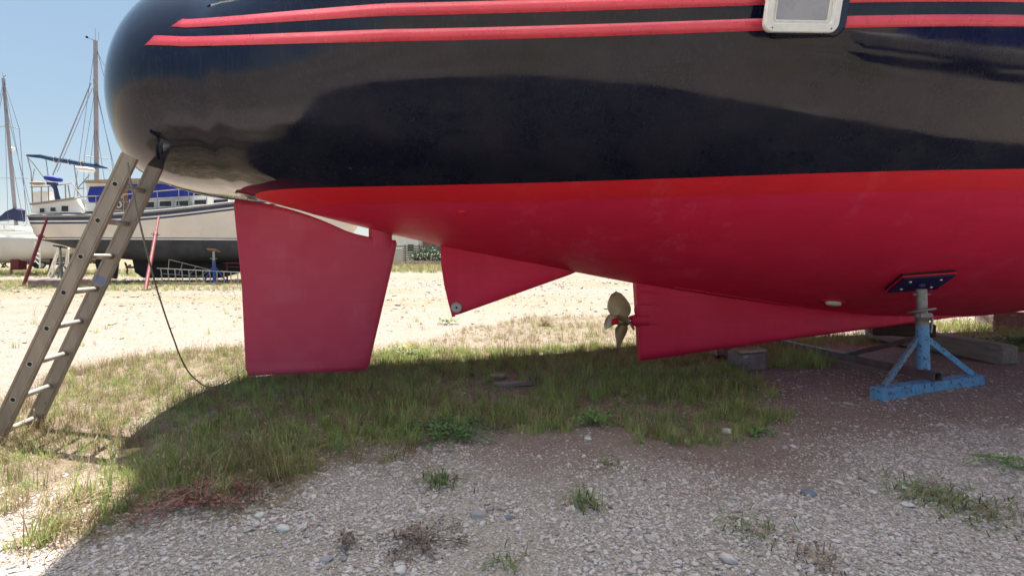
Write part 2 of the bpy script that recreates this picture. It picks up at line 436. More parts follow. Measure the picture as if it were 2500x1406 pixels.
def soft(poly, n=7, r=.28):
    acc = np.zeros(len(fx))
    for k in range(n):
        a = 2*math.pi*k/n
        acc += inpoly(fx+wob[0]+r*math.cos(a)*(.4+.6*(k % 2)), fy+wob[1]+r*math.sin(a)*(.4+.6*(k % 2)), poly)
    return acc/n
near = (np.hypot(fx, fy) < 40)
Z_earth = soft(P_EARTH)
Z_soil = np.maximum.reduce([soft(P_DRY)*.9, soft(P_GREEN), soft(P_MID), soft(P_STRAW)*.35, soft(P_EDGE)*.8])
# trodden yard beyond the grass; sparse green strips further off
far_g = np.clip((fbm(fx*.25, fy*.55, 9)-.47)*5, 0, 1)*np.clip((np.hypot(fx, fy)-9)/5, 0, 1)*.55
strip = np.exp(-((fy-20.5+.12*(fx+14))/2.2)**2)*np.clip((-8-fx)/4, 0, 1)+np.exp(-((fy-34)/5)**2)*np.clip((-8-fx)/4, 0, 1)
far_g2 = np.clip((fbm(fx*.55+3, fy*.55, 29)-.44)*6, 0, 1)*np.clip((.2-fy)/1.5, 0, 1)*.9
meadow = np.clip((fy-32)/10, 0, 1)*.8
Z_far = np.clip(np.maximum.reduce([far_g, far_g2, strip*.9, meadow]), 0, 1)
me = bpy.data.meshes.new('ground')
me.vertices.add(len(verts)); me.vertices.foreach_set('co', verts.ravel())
me.loops.add(faces.size); me.loops.foreach_set('vertex_index', faces.ravel().astype(np.int32))
me.polygons.add(len(faces)); me.polygons.foreach_set('loop_start', np.arange(0, faces.size, 4, dtype=np.int32))
me.polygons.foreach_set('use_smooth', np.ones(len(faces), bool))
me.update(calc_edges=True); me.validate()
ca = me.color_attributes.new('zone', 'FLOAT_COLOR', 'POINT')
Z_peb = soft(gpoly([(-900, 1300), (0, 1290), (240, 1230), (500, 1270), (680, 1190), (740, 1140), (1000, 1085), (1300, 1110), (1900, 1130), (2300, 1040), (2700, 960), (3600, 1100), (4200, 2200), (1200, 2600), (-2500, 2200)]))
cb2 = me.color_attributes.new('pebbly', 'FLOAT_COLOR', 'POINT')
cb2.data.foreach_set('color', np.stack([Z_peb, Z_peb, Z_peb, np.ones(len(fx))], -1).ravel().astype(np.float32))
ca = me.color_attributes['zone']
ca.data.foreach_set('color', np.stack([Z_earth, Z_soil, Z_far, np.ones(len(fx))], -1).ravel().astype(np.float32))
ground = link(bpy.data.objects.new('ground', me)); tag(ground, 'dusty gravel boatyard ground', kind='structure')
q = NT('yard_ground')
az = q.n('Attribute', attribute_name='zone'); sep = q.n('SeparateColor'); q.l(az.outputs['Color'], sep.inputs[0])
zE, zS, zF = sep.outputs[0], sep.outputs[1], sep.outputs[2]
v1 = q.vor(55, out='Color'); v1d = q.vor(55); v2 = q.vor(120, out='Color')
sepc = q.n('SeparateColor'); q.l(v1, sepc.inputs[0]); sepd = q.n('SeparateColor'); q.l(v2, sepd.inputs[0])
grav = q.ramp(sepc.outputs[0], (0., (0.1481, 0.1164, 0.09639)), (.25, (0.2221, 0.1789, 0.152)), (.6, (0.2895, 0.2414, 0.2113)), (1., (0.3534, 0.3035, 0.2733)))
grav2 = q.ramp(sepd.outputs[0], (0., (0.1481, 0.1221, 0.1081)), (.5, (0.2533, 0.2026, 0.1656)), (1., (0.3181, 0.2628, 0.2231)))
g_mix = q.mix(q.ramp(q.noise(3.5, 5), (.4, 0.), (.6, 1.)), grav, grav2)
g_mix = q.mix(q.math('MULTIPLY', q.ramp(q.noise(.35, 7, .65), (.4, 0.), (.7, 1.)), .4), g_mix, (0.2657, 0.2159, 0.1647))
apb = q.n('Attribute', attribute_name='pebbly'); spb = q.n('SeparateColor'); q.l(apb.outputs['Color'], spb.inputs[0])
g_mix = q.mix(q.math('MULTIPLY', spb.outputs[0], .75), g_mix, q.mix(sepd.outputs[2], (0.25, 0.2125, 0.175), (0.5, 0.4562, 0.4)))
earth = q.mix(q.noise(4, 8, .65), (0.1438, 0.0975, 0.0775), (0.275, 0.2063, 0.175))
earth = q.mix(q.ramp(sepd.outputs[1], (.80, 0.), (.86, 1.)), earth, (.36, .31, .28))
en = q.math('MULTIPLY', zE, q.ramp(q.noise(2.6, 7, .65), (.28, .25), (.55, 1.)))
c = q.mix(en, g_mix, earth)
soil = q.mix(q.noise(9, 8, .7), (0.0875, 0.065, 0.0425), (0.25, 0.1938, 0.125))
c = q.mix(q.math('MULTIPLY', zS, q.ramp(q.noise(6, 7, .7), (.3, .35), (.6, .95))), c, soil)
fg = q.mix(q.noise(1.2, 8, .7), (.115, .11, .045), (.27, .22, .115))
c = q.mix(q.math('MULTIPLY', zF, q.ramp(q.noise(2.2, 8, .7), (.34, 0.), (.54, 1.))), c, fg)
rut = q.ramp(q.noise(1.0, 6, .6, q.co((.35, 2.4, 1))), (.52, 0.), (.72, 1.))
c = q.mix(q.math('MULTIPLY', rut, .28), c, (.27, .215, .16))
q.set('Base Color', c); q.set('Roughness', .95); q.set('Specular IOR Level', .15)
p = q.bump(v1d, .55, .016); q.bump(q.noise(14, 7, .65), .5, .03, p)
me.materials.append(q.m)
# ---------------------------------------------------------------- yacht: underwater gear
def foil(name, le, te, th, mat, parent, nz=14, nc=18, tmax=.35, te_th=.012, round_te=True, crown=0.):
    """fin lofted between a leading edge and a trailing edge polyline ((s, z) from top to bottom), thickness th(t)"""
    def pl(P, t):
        P = np.array(P); d = np.concatenate([[0], np.cumsum(np.hypot(*np.diff(P, axis=0).T))]); d /= d[-1]
        return np.interp(t, d, P[:, 0]), np.interp(t, d, P[:, 1])
    v = []; f = []; n = 2*nc
    for i in range(nz+1):
        t = i/nz; a = pl(le, t); c = pl(te, t); T = th(t) if callable(th) else th
        for k in range(n):
            u = k/nc if k <= nc else 2-k/nc
            u = .5-.5*math.cos(math.pi*u); sg = 1 if k <= nc else -1
            y = T*(1.4845*math.sqrt(u)-.63*u-1.758*u*u+1.4215*u**3-.5075*u**4)+te_th*u*.5
            if k == 0: y = 0
            v.append(W(a[0]+(c[0]-a[0])*u, sg*y, a[1]+(c[1]-a[1])*u+crown*math.sin(math.pi*u)**.8*(1-t)**6))
    for i in range(nz):
        for k in range(n):
            l = (k+1) % n; f.append((i*n+k, i*n+l, (i+1)*n+l, (i+1)*n+k))
    # rounded bottom cap
    o = len(v); lastrow = [v[nz*n+k] for k in range(n)]
    dn = Vector((0, 0, -1))
    for q, (sc, dz) in enumerate(((.8, .006), (.4, .011), (0.02, .013))):
        for k in range(n):
            m = (lastrow[k]+lastrow[(n-k) % n])/2
            v.append(m+(lastrow[k]-m)*sc+dn*dz)
        for k in range(n):
            l = (k+1) % n; b0 = nz*n if q == 0 else o+(q-1)*n; b1 = o+q*n
            f.append((b0+k, b0+l, b1+l, b1+k))
    f.append(tuple(range(n))[::-1])
    return mesh_obj(name, v, f, mat, parent, True, True)
rud = foil('rudder', [(-1.285, 1.243), (-1.235, 1.238), (-.985, 1.232), (-1.03, 1.02), (-1.235, .175), (-1.262, .152)],
           [(-2.236, 1.545), (-2.246, 1.50), (-2.205, .86), (-2.195, .19), (-2.182, .150)], .095, M['red_rudder'], yacht, 30, crown=.06)
# rebuild as straight outline: the two edges above share their parameter, top edge runs along the hull
mb = MB(); v = []
for z in (1.17, 1.27, 1.40):
    for k in range(24): t = 2*math.pi*k/24; v.append(W(-1.125+.095*math.cos(t), .055*math.sin(t), z))
mb.add(v, [(r_*24+k, r_*24+(k+1) % 24, (r_+1)*24+(k+1) % 24, (r_+1)*24+k) for r_ in range(2) for k in range(24)], 0, True); mb.build('rudder_stock', M['red_rudder'], rud, True)
foil('stern_fin', [(.66, .99), (.60, .957), (.55, .935), (-.46, .598), (-.505, .588)], [(-.632, 1.235), (-.628, 1.17), (-.622, 1.02), (-.60, .86), (-.565, .70), (-.535, .586)], lambda t: .07*(1-.55*t), M['red_bottom'], yacht, 24)
for sd in (1, -1):
    c = W(-.497, sd*.030, .657); nrm = W(0, sd, 0)-W(0, 0, 0)
    mb = MB(); mb.tube([c-nrm*.01, c+nrm*.010, c+nrm*.016], [.047, .047, .040], 28)
    an = mb.build('fin_anode', M['zinc'], yacht, True)
    mb = MB(); mb.tube([c+nrm*.012, c+nrm*.0195], .009, 10); mb.build('anode_bolt', M['bolts_and_hole_shade'], an, True)
# skeg with its square after face, faired into the hull forward
v = []; f = []; n = 44
top = lambda s: KZ(s)+.17+.05*s*0
SK = pchip([1.22, 2.438, 4.138, 4.992, 5.9, 7.2], [.119, .241, .391, .462, .52, .66])
for i in range(n+1):
    s = 1.165+(7.2-1.165)*(i/n)**1.15
    zb = SK(max(s, 1.22)) if s > 1.2 else .122
    zt = KZ(s)+.12
    fairing = min(max((s-1.2)/2.4, 0), 1)
    for j in range(13):
        t = j/12; z = zb+(zt-zb)*t
        hb = .034+.05*fairing*(1-t*.2)+(.03+.30*fairing)*max(0, t-.45)**2.2*(1 if s > 1.3 else .55)
        if j == 0: hb *= .75
        sx = s
        if i == 0: sx = 1.221-.056*max(0, min(1, (z-.13)/.7))
        elif s < 1.26: sx = max(s, 1.226)
        v += [W(sx, hb, z), W(sx, -hb, z)]
m = 26
for i in range(n):
    for j in range(12):
        a = i*m+2*j; b = a+m
        f += [(a, b, b+2, a+2), (a+1, a+3, b+3, b+1)]
    f.append((i*m, i*m+1, (i+1)*m+1, (i+1)*m))
for j in range(12): f.append((2*j, 2*j+2, 2*j+3, 2*j+1))
sk = mesh_obj('skeg', v, f, M['red_bottom'], yacht, True, True)
for p_ in sk.data.polygons:
    if len(p_.vertices) == 4 and max(p_.vertices) < 26: p_.use_smooth = False
def ridge(z0, ln, name='skeg_lug'):
    mb = MB(); n = 8; v = []; f = []
    for i in range(n+1):
        t = i/n; s = 1.212+ln*t
        for dz, hb in ((.016, .040), (.006, .052*(1-t)+.040*t), (-.004, .054*(1-t)+.040*t), (-.010, .040)):
            v.append(W(s, hb, z0+dz-.01*t)); v.append(W(s, -hb, z0+dz-.01*t))
    for i in range(n):
        for j in range(3):
            a = i*8+2*j; b = a+8; f += [(a, a+2, b+2, b), (a+1, b+1, b+3, a+3)]
    f.append((0, 1, 3, 5, 7, 6, 4, 2))
    mesh_obj(name, v, f, M['red_bottom'], sk, True, True)
for z0, ln in ((.765, .22), (.655, .20), (.475, .22)): ridge(z0, ln)
# small swellings on the after edge of the skeg and the weld line along its top
for z0 in (.80, .60):
    mb = MB(); mb.ell(W(1.195, 0, z0), (.03, .03, .06), None, 0, 12, 8); mb.build('edge_boss', M['red_bottom'], sk, True)
pts = [W(s, .05+.004*math.sin(9*s)+hull_b(s, KZ(s)+.03)*.28, KZ(s)+.012) for s in np.linspace(1.5, 2.9, 24)]
for i, p_ in enumerate(pts):
    s = 1.5+1.4*i/23; z = float(np.interp(s, [1.5, 2.9], [.815, .60])); pts[i] = W(s, max(hull_b(s, z), .04)+.001, z)
mb = MB(); mb.tube(pts, .006, 6); mb.build('weld_line', M['red_bottom'], sk, True)
# shaft, propeller
ax = W(1, 0, .025)-W(0, 0, 0); ax.normalize()
hub_c = W(1.055, 0, .497)
mb = MB(); mb.tube([W(1.30, 0, .503), W(1.185, 0, .50), W(1.165, 0, .499), W(1.128, 0, .498)], [.062, .060, .052, .046], 20); mb.build('shaft_boss', M['red_bottom'], yacht, True)
mb = MB(); mb.tube([W(1.13, 0, .498), W(1.095, 0, .498)], .030, 16); mb.build('propeller_shaft', M['steel'], yacht, True)
prop = MB(); prop.tube([W(1.105, 0, .498), W(1.10, 0, .498), W(1.05, 0, .497), W(1.005, 0, .496), W(1.0, 0, .496)], [.040, .047, .045, .038, .030], 22)
PR = prop.build('propeller', M['bronze'], yacht, True)
mb = MB(); mb.tube([W(1.003, 0, .496), W(.985, 0, .496), W(.945, 0, .495), W(.936, 0, .495)], [.031, .031, .027, .016], 18); mb.build('propeller_nut', M['red_boot'], PR, True)
e1 = Vector((0, 0, 1)); e1 = (e1-ax*e1.dot(ax)).normalized(); e2 = ax.cross(e1)
for kb in range(4):
    ang = R(-10+90*kb)
    rad = e1*math.cos(ang)+e2*math.sin(ang); tan = -e1*math.sin(ang)+e2*math.cos(ang)
    v = []; f = []; NR, NCH = 14, 10
    for sd in (1, -1):
        for i in range(NR+1):
            t = i/NR; r = .028+.252*t
            wch = .055+.118*math.sin(math.pi*min(t*.92+.05, 1))**.8 if t < .9 else 0
            wch = (.044+.10*math.sin(math.pi*(t**.85))**.75)*(1 if t < .93 else math.sqrt(max(0, 1-((t-.93)/.07)**2)))*1.55
            if t == 1: wch = .004
            pit = math.atan2(1.05, 2*math.pi*max(r, .05))*.95
            cd_ = tan*math.cos(pit)+ax*math.sin(pit); nd = cd_.cross(rad).normalized()
            for k in range(NCH+1):
                u = k/NCH*2-1
                thk = (.0095*(1-t)+.0022)*max(0, 1-u*u)**.5+.0006
                skew = .035*t*t
                v.append(hub_c-ax*(r*.26)+rad*(r*(1-.03*u*u))+cd_*(u*wch*.5+skew)+nd*(sd*thk+.010*u*u*t))
    o = (NR+1)*(NCH+1); w_ = NCH+1
    for i in range(NR):
        for k in range(NCH):
            a = i*w_+k; f += [(a, a+1, a+w_+1, a+w_), (o+a, o+a+w_, o+a+w_+1, o+a+1)]
        f += [(i*w_, (i+1)*w_, o+(i+1)*w_, o+i*w_), (i*w_+NCH, o+i*w_+NCH, o+(i+1)*w_+NCH, (i+1)*w_+NCH)]
    for k in range(NCH): f.append((NR*w_+k, NR*w_+k+1, o+NR*w_+k+1, o+NR*w_+k))
    mesh_obj('blade', v, f, M['bronze'], PR, True, True)

# ---------------------------------------------------------------- hull fittings
def hull_hit(x, y):
    """point of the near hull side seen at a picture position"""
    r = ray(x, y); lo = 1.2
    prev = None
    for i in range(3000):
        Y = 1.4+i*.0015; P = r*(Y/r.y)+Vector((0, 0, EYE))
        s = P.x*CA+(P.y-Y0)*SA; b = P.x*SA-(P.y-Y0)*CA; z = P.z
        zz, bb = section(min(max(s, S0-CAPE*.99), 12))
        if zz[0] < z < zz[-1] and b < float(np.interp(z, zz, bb)): return s, b, z
    return None
def on_hull(x, y):
    s, b, z = hull_hit(x, y); return W(s, b, z), hull_n(s, z), s, z
def basis(nrm):
    u = Vector((CA, SA, 0)); u = (u-nrm*u.dot(nrm)).normalized(); v_ = nrm.cross(u)
    return u, (v_ if v_.z > 0 else -v_)
def disc(c, nrm, ru, rv, h, seg=24, dome=.5):
    u, w_ = basis(nrm); v = []; f = []
    rings = [(1, -.004), (1, h*.5), (.86, h), (.5, h*(1+dome*.3)), (.03, h*(1+dome*.4))]
    for k_, hh in rings:
        for i in range(seg):
            t = 2*math.pi*i/seg; v.append(c+u*(ru*k_*math.cos(t))+w_*(rv*k_*math.sin(t))+nrm*hh)
    for q_ in range(len(rings)-1):
        for i in range(seg): f.append((q_*seg+i, q_*seg+(i+1) % seg, (q_+1)*seg+(i+1) % seg, (q_+1)*seg+i))
    return v, f
p_, n_, s_, z_ = on_hull(2034, 736)
v, f = disc(p_, n_, .125, .050, .008); tp = mesh_obj('transducer_plate', v, f, M['red_boot'], yacht, True, True)
v, f = disc(p_+n_*.008-Vector((0, 0, .004)), n_, .082, .034, .024); mesh_obj('transducer', v, f, M['stone_white'], tp, True, True)
p_, n_, s_, z_ = on_hull(1130, 518)
v, f = disc(p_, n_, .030, .022, .010, 20); mesh_obj('skin_fitting', v, f, M['red_boot'], yacht, True, True)
p_, n_, s_, z_ = on_hull(855, 410)
v, f = disc(p_, n_, .014, .010, .008, 16); mesh_obj('drain_fitting', v, f, M['navy_flat'], yacht, True, True)
# window with its pod
PW, NW, s_, z_ = on_hull(1948, 40)
NW = Vector((SA, -CA, -.10)).normalized(); NW = (NW*.75+hull_n(s_, z_)*.25).normalized()
U_, V_ = basis(NW); U_, V_ = (U_*math.cos(.055)+V_*math.sin(.055)).normalized(), (V_*math.cos(.055)-U_*math.sin(.055)).normalized(); C_ = PW+NW*.055+V_*.040-U_*.012
def rrect(w_, h_, r, z, n=7, shear=.10, off=0.):
    out = []
    for cx, cy, a0 in ((w_/2-r, h_/2-r, 0), (-w_/2+r, h_/2-r, 90), (-w_/2+r, -h_/2+r, 180), (w_/2-r, -h_/2+r, 270)):
        for i in range(n+1):
            a = R(a0+90*i/n); x = cx+r*math.cos(a); y = cy+r*math.sin(a); out.append(C_+U_*(x+off+shear*y)+V_*y+NW*z)
    return out
def rings_mesh(name, rings, mat, parent, cap_last=False, smooth=False):
    n = len(rings[0]); v = [p for r_ in rings for p in r_]; f = []
    for q_ in range(len(rings)-1):
        for i in range(n): f.append((q_*n+i, q_*n+(i+1) % n, (q_+1)*n+(i+1) % n, (q_+1)*n+i))
    if cap_last: f.append(tuple(range((len(rings)-1)*n, len(rings)*n)))
    return mesh_obj(name, v, f, mat, parent, smooth, True)
WW, WH = .445, .285
pod = rings_mesh('window_pod', [rrect(WW+.06, WH+.03, .085, -.22, off=.13), rrect(WW+.04, WH+.02, .075, -.03, off=.065), rrect(WW+.03, WH+.014, .07, -.004, off=.04), rrect(WW+.005, WH+.005, .055, .0, off=.006)], M['navy_flat'], yacht, True)
fr = rings_mesh('window_frame', [rrect(WW, WH, .052, -.006), rrect(WW, WH, .052, .014), rrect(WW-.008, WH-.008, .048, .019), rrect(WW-.080, WH-.080, .024, .019), rrect(WW-.088, WH-.088, .022, .015), rrect(WW-.092, WH-.092, .022, .0015)], M['white_plastic'], pod)
rings_mesh('pane_rim', [rrect(WW-.092, WH-.092, .022, .0015), rrect(WW-.118, WH-.112, .012, .0018), rrect(WW-.122, WH-.116, .012, .006), rrect(WW-.134, WH-.126, .010, .006), rrect(WW-.138, WH-.130, .010, .003)], M['white_plastic'], fr)
rings_mesh('pane', [rrect(WW-.138, WH-.130, .010, .003), rrect(WW-.14, WH-.132, .010, .003)], M['grey_acrylic'], fr, True)
for sx in (-1, 1):
    for sy in (-1, 1):
        c = C_+U_*(sx*(WW/2-.046)+.10*sy*(WH/2-.02))+V_*(sy*(WH/2-.02))+NW*.019
        mb = MB(); mb.tube([c-NW*.002, c+NW*.002], .0042, 8); mb.build('screw', M['bolts_and_hole_shade'], fr, True)

# ---------------------------------------------------------------- blue jack stand
M['blue'] = pm('sky_blue_paint', (.12, .33, .55), (.09, .25, .44), 12, .55, bump=.25, bs=90, c3=(.085, .045, .028), c3t=.575)
M['blue_worn'] = pm('worn_blue_paint', (.085, .28, .50), (.19, .22, .20), 14, .6, bump=.3, bs=90, c3=(.10, .05, .03), c3t=.56)
M['rust'] = pm('rusty_purple_steel', (.105, .070, .075), (.16, .13, .14), 7, .62, .2, bump=.4, bs=70, c3=(.14, .06, .035), c3t=.63)
M['grey_thread'] = pm('greased_grey_screw', (.32, .305, .28), (.22, .205, .19), 16, .5, .35, bump=.3, bs=120, c3=(.14, .12, .10), c3t=.68)
M['navy_plate'] = pm('navy_pad_plate', (.020, .016, .105), (.015, .012, .08), 9, .5, bump=.1)
M['bolt'] = pm('galvanised_bolt', (.62, .62, .60), None, 30, .4, .6)
M['rubber'] = pm('black_rubber', (.012, .012, .013), None, 20, .8)
a = gp(2152, 981); b = gp(2404, 944)
dirb = (b-a).normalized(); nb = Vector((-dirb.y, dirb.x, 0))
mid = a.lerp(b, .5)
jack = thing('jack_stand', 'light blue tripod jack stand propping the red hull', 'jack stand', (mid.x, mid.y, 0))
H0 = .092
def lerp(t, z): q_ = a.lerp(b, t)+nb*.045; return Vector((q_.x, q_.y, z))
mb = MB()
for off, hgt, thk in ((0, H0, .008), (.084, H0, .008)):
    mb.beam(lerp(-.0, H0/2)+nb*(off-.042), lerp(1, H0/2)+nb*(off-.042), .008, H0, m=0)
mb.beam(lerp(0.002, H0+.0035), lerp(.998, H0+.0035), .094, .007, m=0)
mb.beam(lerp(0.001, H0/2)+nb*0, lerp(.006, H0/2), .076, H0*.98)
mb.beam(lerp(.994, H0/2)+nb*0, lerp(.999, H0/2), .076, H0*.98)
mb.build('base_bar', M['blue'], jack, True)
tail_dir = (gp(1885, 842)-lerp(.53, 0)); tail_dir.z = 0; tail_dir.normalize()
t0 = lerp(.53, .135); t1 = t0+tail_dir*2.35; t1.z = .05
mb = MB()      # hollow square tube
d_ = (t1-t0).normalized(); sd_ = d_.cross(Vector((0, 0, 1))).normalized(); ud_ = sd_.cross(d_)
sq = lambda p, h: [p+sd_*h+ud_*h, p-sd_*h+ud_*h, p-sd_*h-ud_*h, p+sd_*h-ud_*h]
t0b = t0-d_*.045
v = sq(t0b, .036)+sq(t1, .036)+sq(t0b, .030)+sq(t0b+d_*.25, .030); f = []
for k in range(4):
    l = (k+1) % 4; f += [(k, l, 4+l, 4+k), (k, 8+k, 8+l, l), (8+k, 12+k, 12+l, 8+l)]
f += [(4, 5, 6, 7), (12, 15, 14, 13)]
mb.add(v, f); mb.build('tail_bar', M['rust'], jack, True)
pf = t0+d_*.10+Vector((0, 0, .034)); 
padP, padN, pS, pZ = on_hull(2243, 682)
ptop = Vector((padP.x+.0, padP.y, padP.z))+padN*.06
pa = (ptop-pf)
P_ = lambda t: pf+pa*t
mb = MB(); mb.tube([P_(0), P_(.52)], .048, 24); mb.build('post', M['blue'], jack, True)
sl_ = mb = MB(); mb.tube([P_(.52), P_(.60), P_(.60), P_(.635)], [.0482, .0482, .052, .052], 24); mb.build('post_sleeve', M['grey_thread'], jack, True)
mb = MB()
n = 60
tp_ = []; rr = []
for i in range(n+1):
    t = .63+.33*i/n; tp_.append(P_(t)); rr.append(.0405+(.0022 if i % 2 else -.0012))
mb.tube(tp_, rr, 20); mb.build('screw_spindle', M['grey_thread'], jack, True)
mb = MB(); up_ = pa.normalized(); a1, a2 = frame_from(up_)
ring = [P_(.70)+a1*(.088*math.cos(t))+a2*(.088*math.sin(t))+up_*(.018*math.cos(t+2.2)) for t in np.linspace(R(-30), R(275), 26)]
mb.tube(ring, .0105, 8); mb.tube([ring[0], P_(.695)], .009, 8); mb.build('turning_handle', M['grey_thread'], jack, True)
mb = MB()
c = P_(.652); 
mb.tube([c-up_*.016, c+up_*.016], .058, 24)
camx = Vector((1, .12, 0)).normalized()
h0 = c+camx*.055
mb.tube([h0-Vector((.12, -.02, 0))*.0, h0+camx*.03, h0+camx*.040-up_*.03, h0+camx*.030-up_*.12, h0+camx*.024-up_*.15], .0095, 8)
mb.box(c-camx*.012+Vector((.004, -.058, 0)), (.10, .014, .036), None, 0, .005)
mb.build('locking_collar', M['grey_thread'], jack, True)
mb = MB(); mb.tube([P_(.895)-camx*.075, P_(.895)+camx*.085], .0065, 8); mb.build('cross_pin', M['grey_thread'], jack, True)
hp = P_(.375)
def strut(name, p, q_, mat): mb = MB(); mb.beam(p, q_, .046, .012, up=(q_-p).cross(Vector((0, 0, 1))), m=0); mb.beam(p+Vector((0, .018, 0)), q_+Vector((0, .018, 0)), .010, .040, up=(q_-p).cross(Vector((0, 0, 1)))); mb.build(name, mat, jack, True)
strut('brace', hp+camx*-.03, lerp(.07, H0+.0), M['blue_worn'])
strut('brace', hp+camx*.03, lerp(.95, H0+.0), M['blue'])
tb = t0+d_*1.02
strut('brace', hp+d_*.03, Vector((tb.x, tb.y, tb.z+.01)), M['rust'])
# pad under the hull: red rubber-faced board and a navy plate with bolts
ua = Vector((1, .02, 0)); 
U2, V2 = basis(padN)
Mx = Matrix((U2, V2, padN)).transposed()
ca_, sa_ = math.cos(R(20)), math.sin(R(20))
ux = U2*ca_+V2*sa_; vx = V2*ca_-U2*sa_
def padbox(name, w_, h_, z, t, mat, par=None):
    mb = MB(); MM = Matrix((ux, vx, padN)).transposed(); mb.box(padP+padN*z, (w_, h_, t), MM, 0, .004); return mb.build(name, mat, par or jack, True)
padbox('pad_rubber', .40, .30, .010, .022, M['rubber'])
padbox('pad_board', .405, .305, .028, .012, M['red_boot'])
pl_ = padbox('pad_plate', .385, .285, .041, .014, M['navy_plate'])
for sx in (-1, 1):
    for sy in (-1, 1):
        c = padP+padN*.048+ux*(sx*.115)+vx*(sy*.075)
        mb = MB(); mb.tube([c, c+padN*.004, c+padN*.010], [.012, .012, .006], 10); mb.build('bolt', M['bolt'], pl_, True)
mb = MB(); mb.ell(padP+padN*.055, (.03, .03, .03)); mb.build('ball_joint', M['navy_plate'], pl_, True)

# ---------------------------------------------------------------- keel blocks and timbers
M['conc'] = pm('stained_concrete', (.235, .175, .165), (.135, .095, .10), 5, .92, bump=.6, bs=30, bd=.01, c3=(.30, .28, .26), c3t=.62)
M['conc_pale'] = pm('pale_concrete', (.36, .33, .30), (.25, .22, .20), 5, .92, bump=.6, bs=30, bd=.01, c3=(.30, .06, .07), c3t=.66)
M['timber_grey'] = pm('weathered_timber', (.235, .195, .17), (.155, .12, .105), 3, .85, bump=.6, bs=12, bd=.006, streak=(1.2, 14, 14), c3=(.09, .07, .06), c3t=.68)
M['timber_dark'] = pm('dark_timber', (.06, .035, .025), (.035, .02, .016), 3, .85, bump=.5, bs=12, bd=.006, streak=(1.2, 14, 14))
M['ply'] = pm('pale_board', (.40, .32, .23), (.28, .22, .155), 3, .8, bump=.4, bs=14, streak=(1.5, 16, 16))
def rough_block(name, label, cat, c, size, rz, mat, bev=.02, jit=.010, tilt=(0, 0), group=None):
    bm = bmesh.new(); bmesh.ops.create_cube(bm, size=1)
    for q_ in bm.verts: q_.co = Vector((q_.co.x*size[0], q_.co.y*size[1], q_.co.z*size[2]))
    bmesh.ops.subdivide_edges(bm, edges=bm.edges[:], cuts=5, use_grid_fill=True)
    sm = [e for e in bm.edges if len(e.link_faces) == 2 and e.calc_face_angle() > .5]
    bmesh.ops.bevel(bm, geom=sm, offset=bev, segments=2, affect='EDGES')
    for q_ in bm.verts: q_.co += Vector((mnoise(q_.co*7+Vector(c)), mnoise(q_.co*7+Vector((9, 1, 4))), mnoise(q_.co*7+Vector((2, 7, 5)))))*jit*(2 if max(size) > .3 else 1)
    bm.verts.index_update()
    o = mesh_obj(name, [q_.co.copy() for q_ in bm.verts], [[q_.index for q_ in f_.verts] for f_ in bm.faces], mat, None, True); bm.free()
    o.location = c; o.rotation_euler = (tilt[0], tilt[1], rz)
    return tag(o, label, cat, group)
g0 = gp(1820, 905)
rough_block('keel_block', 'short concrete block under the keel with a thin wooden board on it', 'block', (g0.x+.06, g0.y+.10, .085), (.30, .24, .19), R(10), M['conc'])
rough_block('wood_wedge', 'thin pale board wedged between keel and concrete block', 'board', (g0.x+.045, g0.y+.03, .197), (.27, .15, .024), R(8), M['ply'], .004, .002, (R(2), R(-2)))
g1 = gp(1775, 880)
rough_block('stone_block', 'grey stone lump behind the keel block with a red paint smear', 'stone', (g1.x+.08, g1.y+.15, .09), (.34, .22, .20), R(5), M['conc_pale'], .04, .025)
e0 = gp(2110, 800, .14); e1_ = gp(2440, 893)
dd = (e1_-e0); dd.z = 0; L_ = dd.length; ang = math.atan2(dd.y, dd.x)
nn_ = Vector((-math.sin(ang), math.cos(ang), 0))
cc = (e0+e1_)/2+nn_*.11
rough_block('concrete_beam', 'long grey concrete beam lying behind the blue jack stand', 'beam', (cc.x, cc.y, .10), (L_, .21, .21), ang, M['timber_grey'], .018, .006)
g2 = gp(2215, 822, .2); 
rough_block('dark_timber', 'dark timber baulk laid on the concrete beam under the keel', 'timber', (g2.x, g2.y+.1, .275), (.60, .20, .145), R(-18), M['timber_dark'], .012, .004)
g3 = gp(2480, 812)
rough_block('slab_stack', 'grey concrete slab block at the right behind the weeds', 'block', (g3.x+.25, g3.y+.2, .14), (.9, .5, .30), R(-14), M['conc'], .02, .01)
g4 = gp(2375, 796)
rough_block('loose_board', 'thin pale board lying on the sunlit gravel beyond the hull', 'board', (g4.x, g4.y, .035), (.62, .13, .024), R(-14), M['ply'], .003, .003)

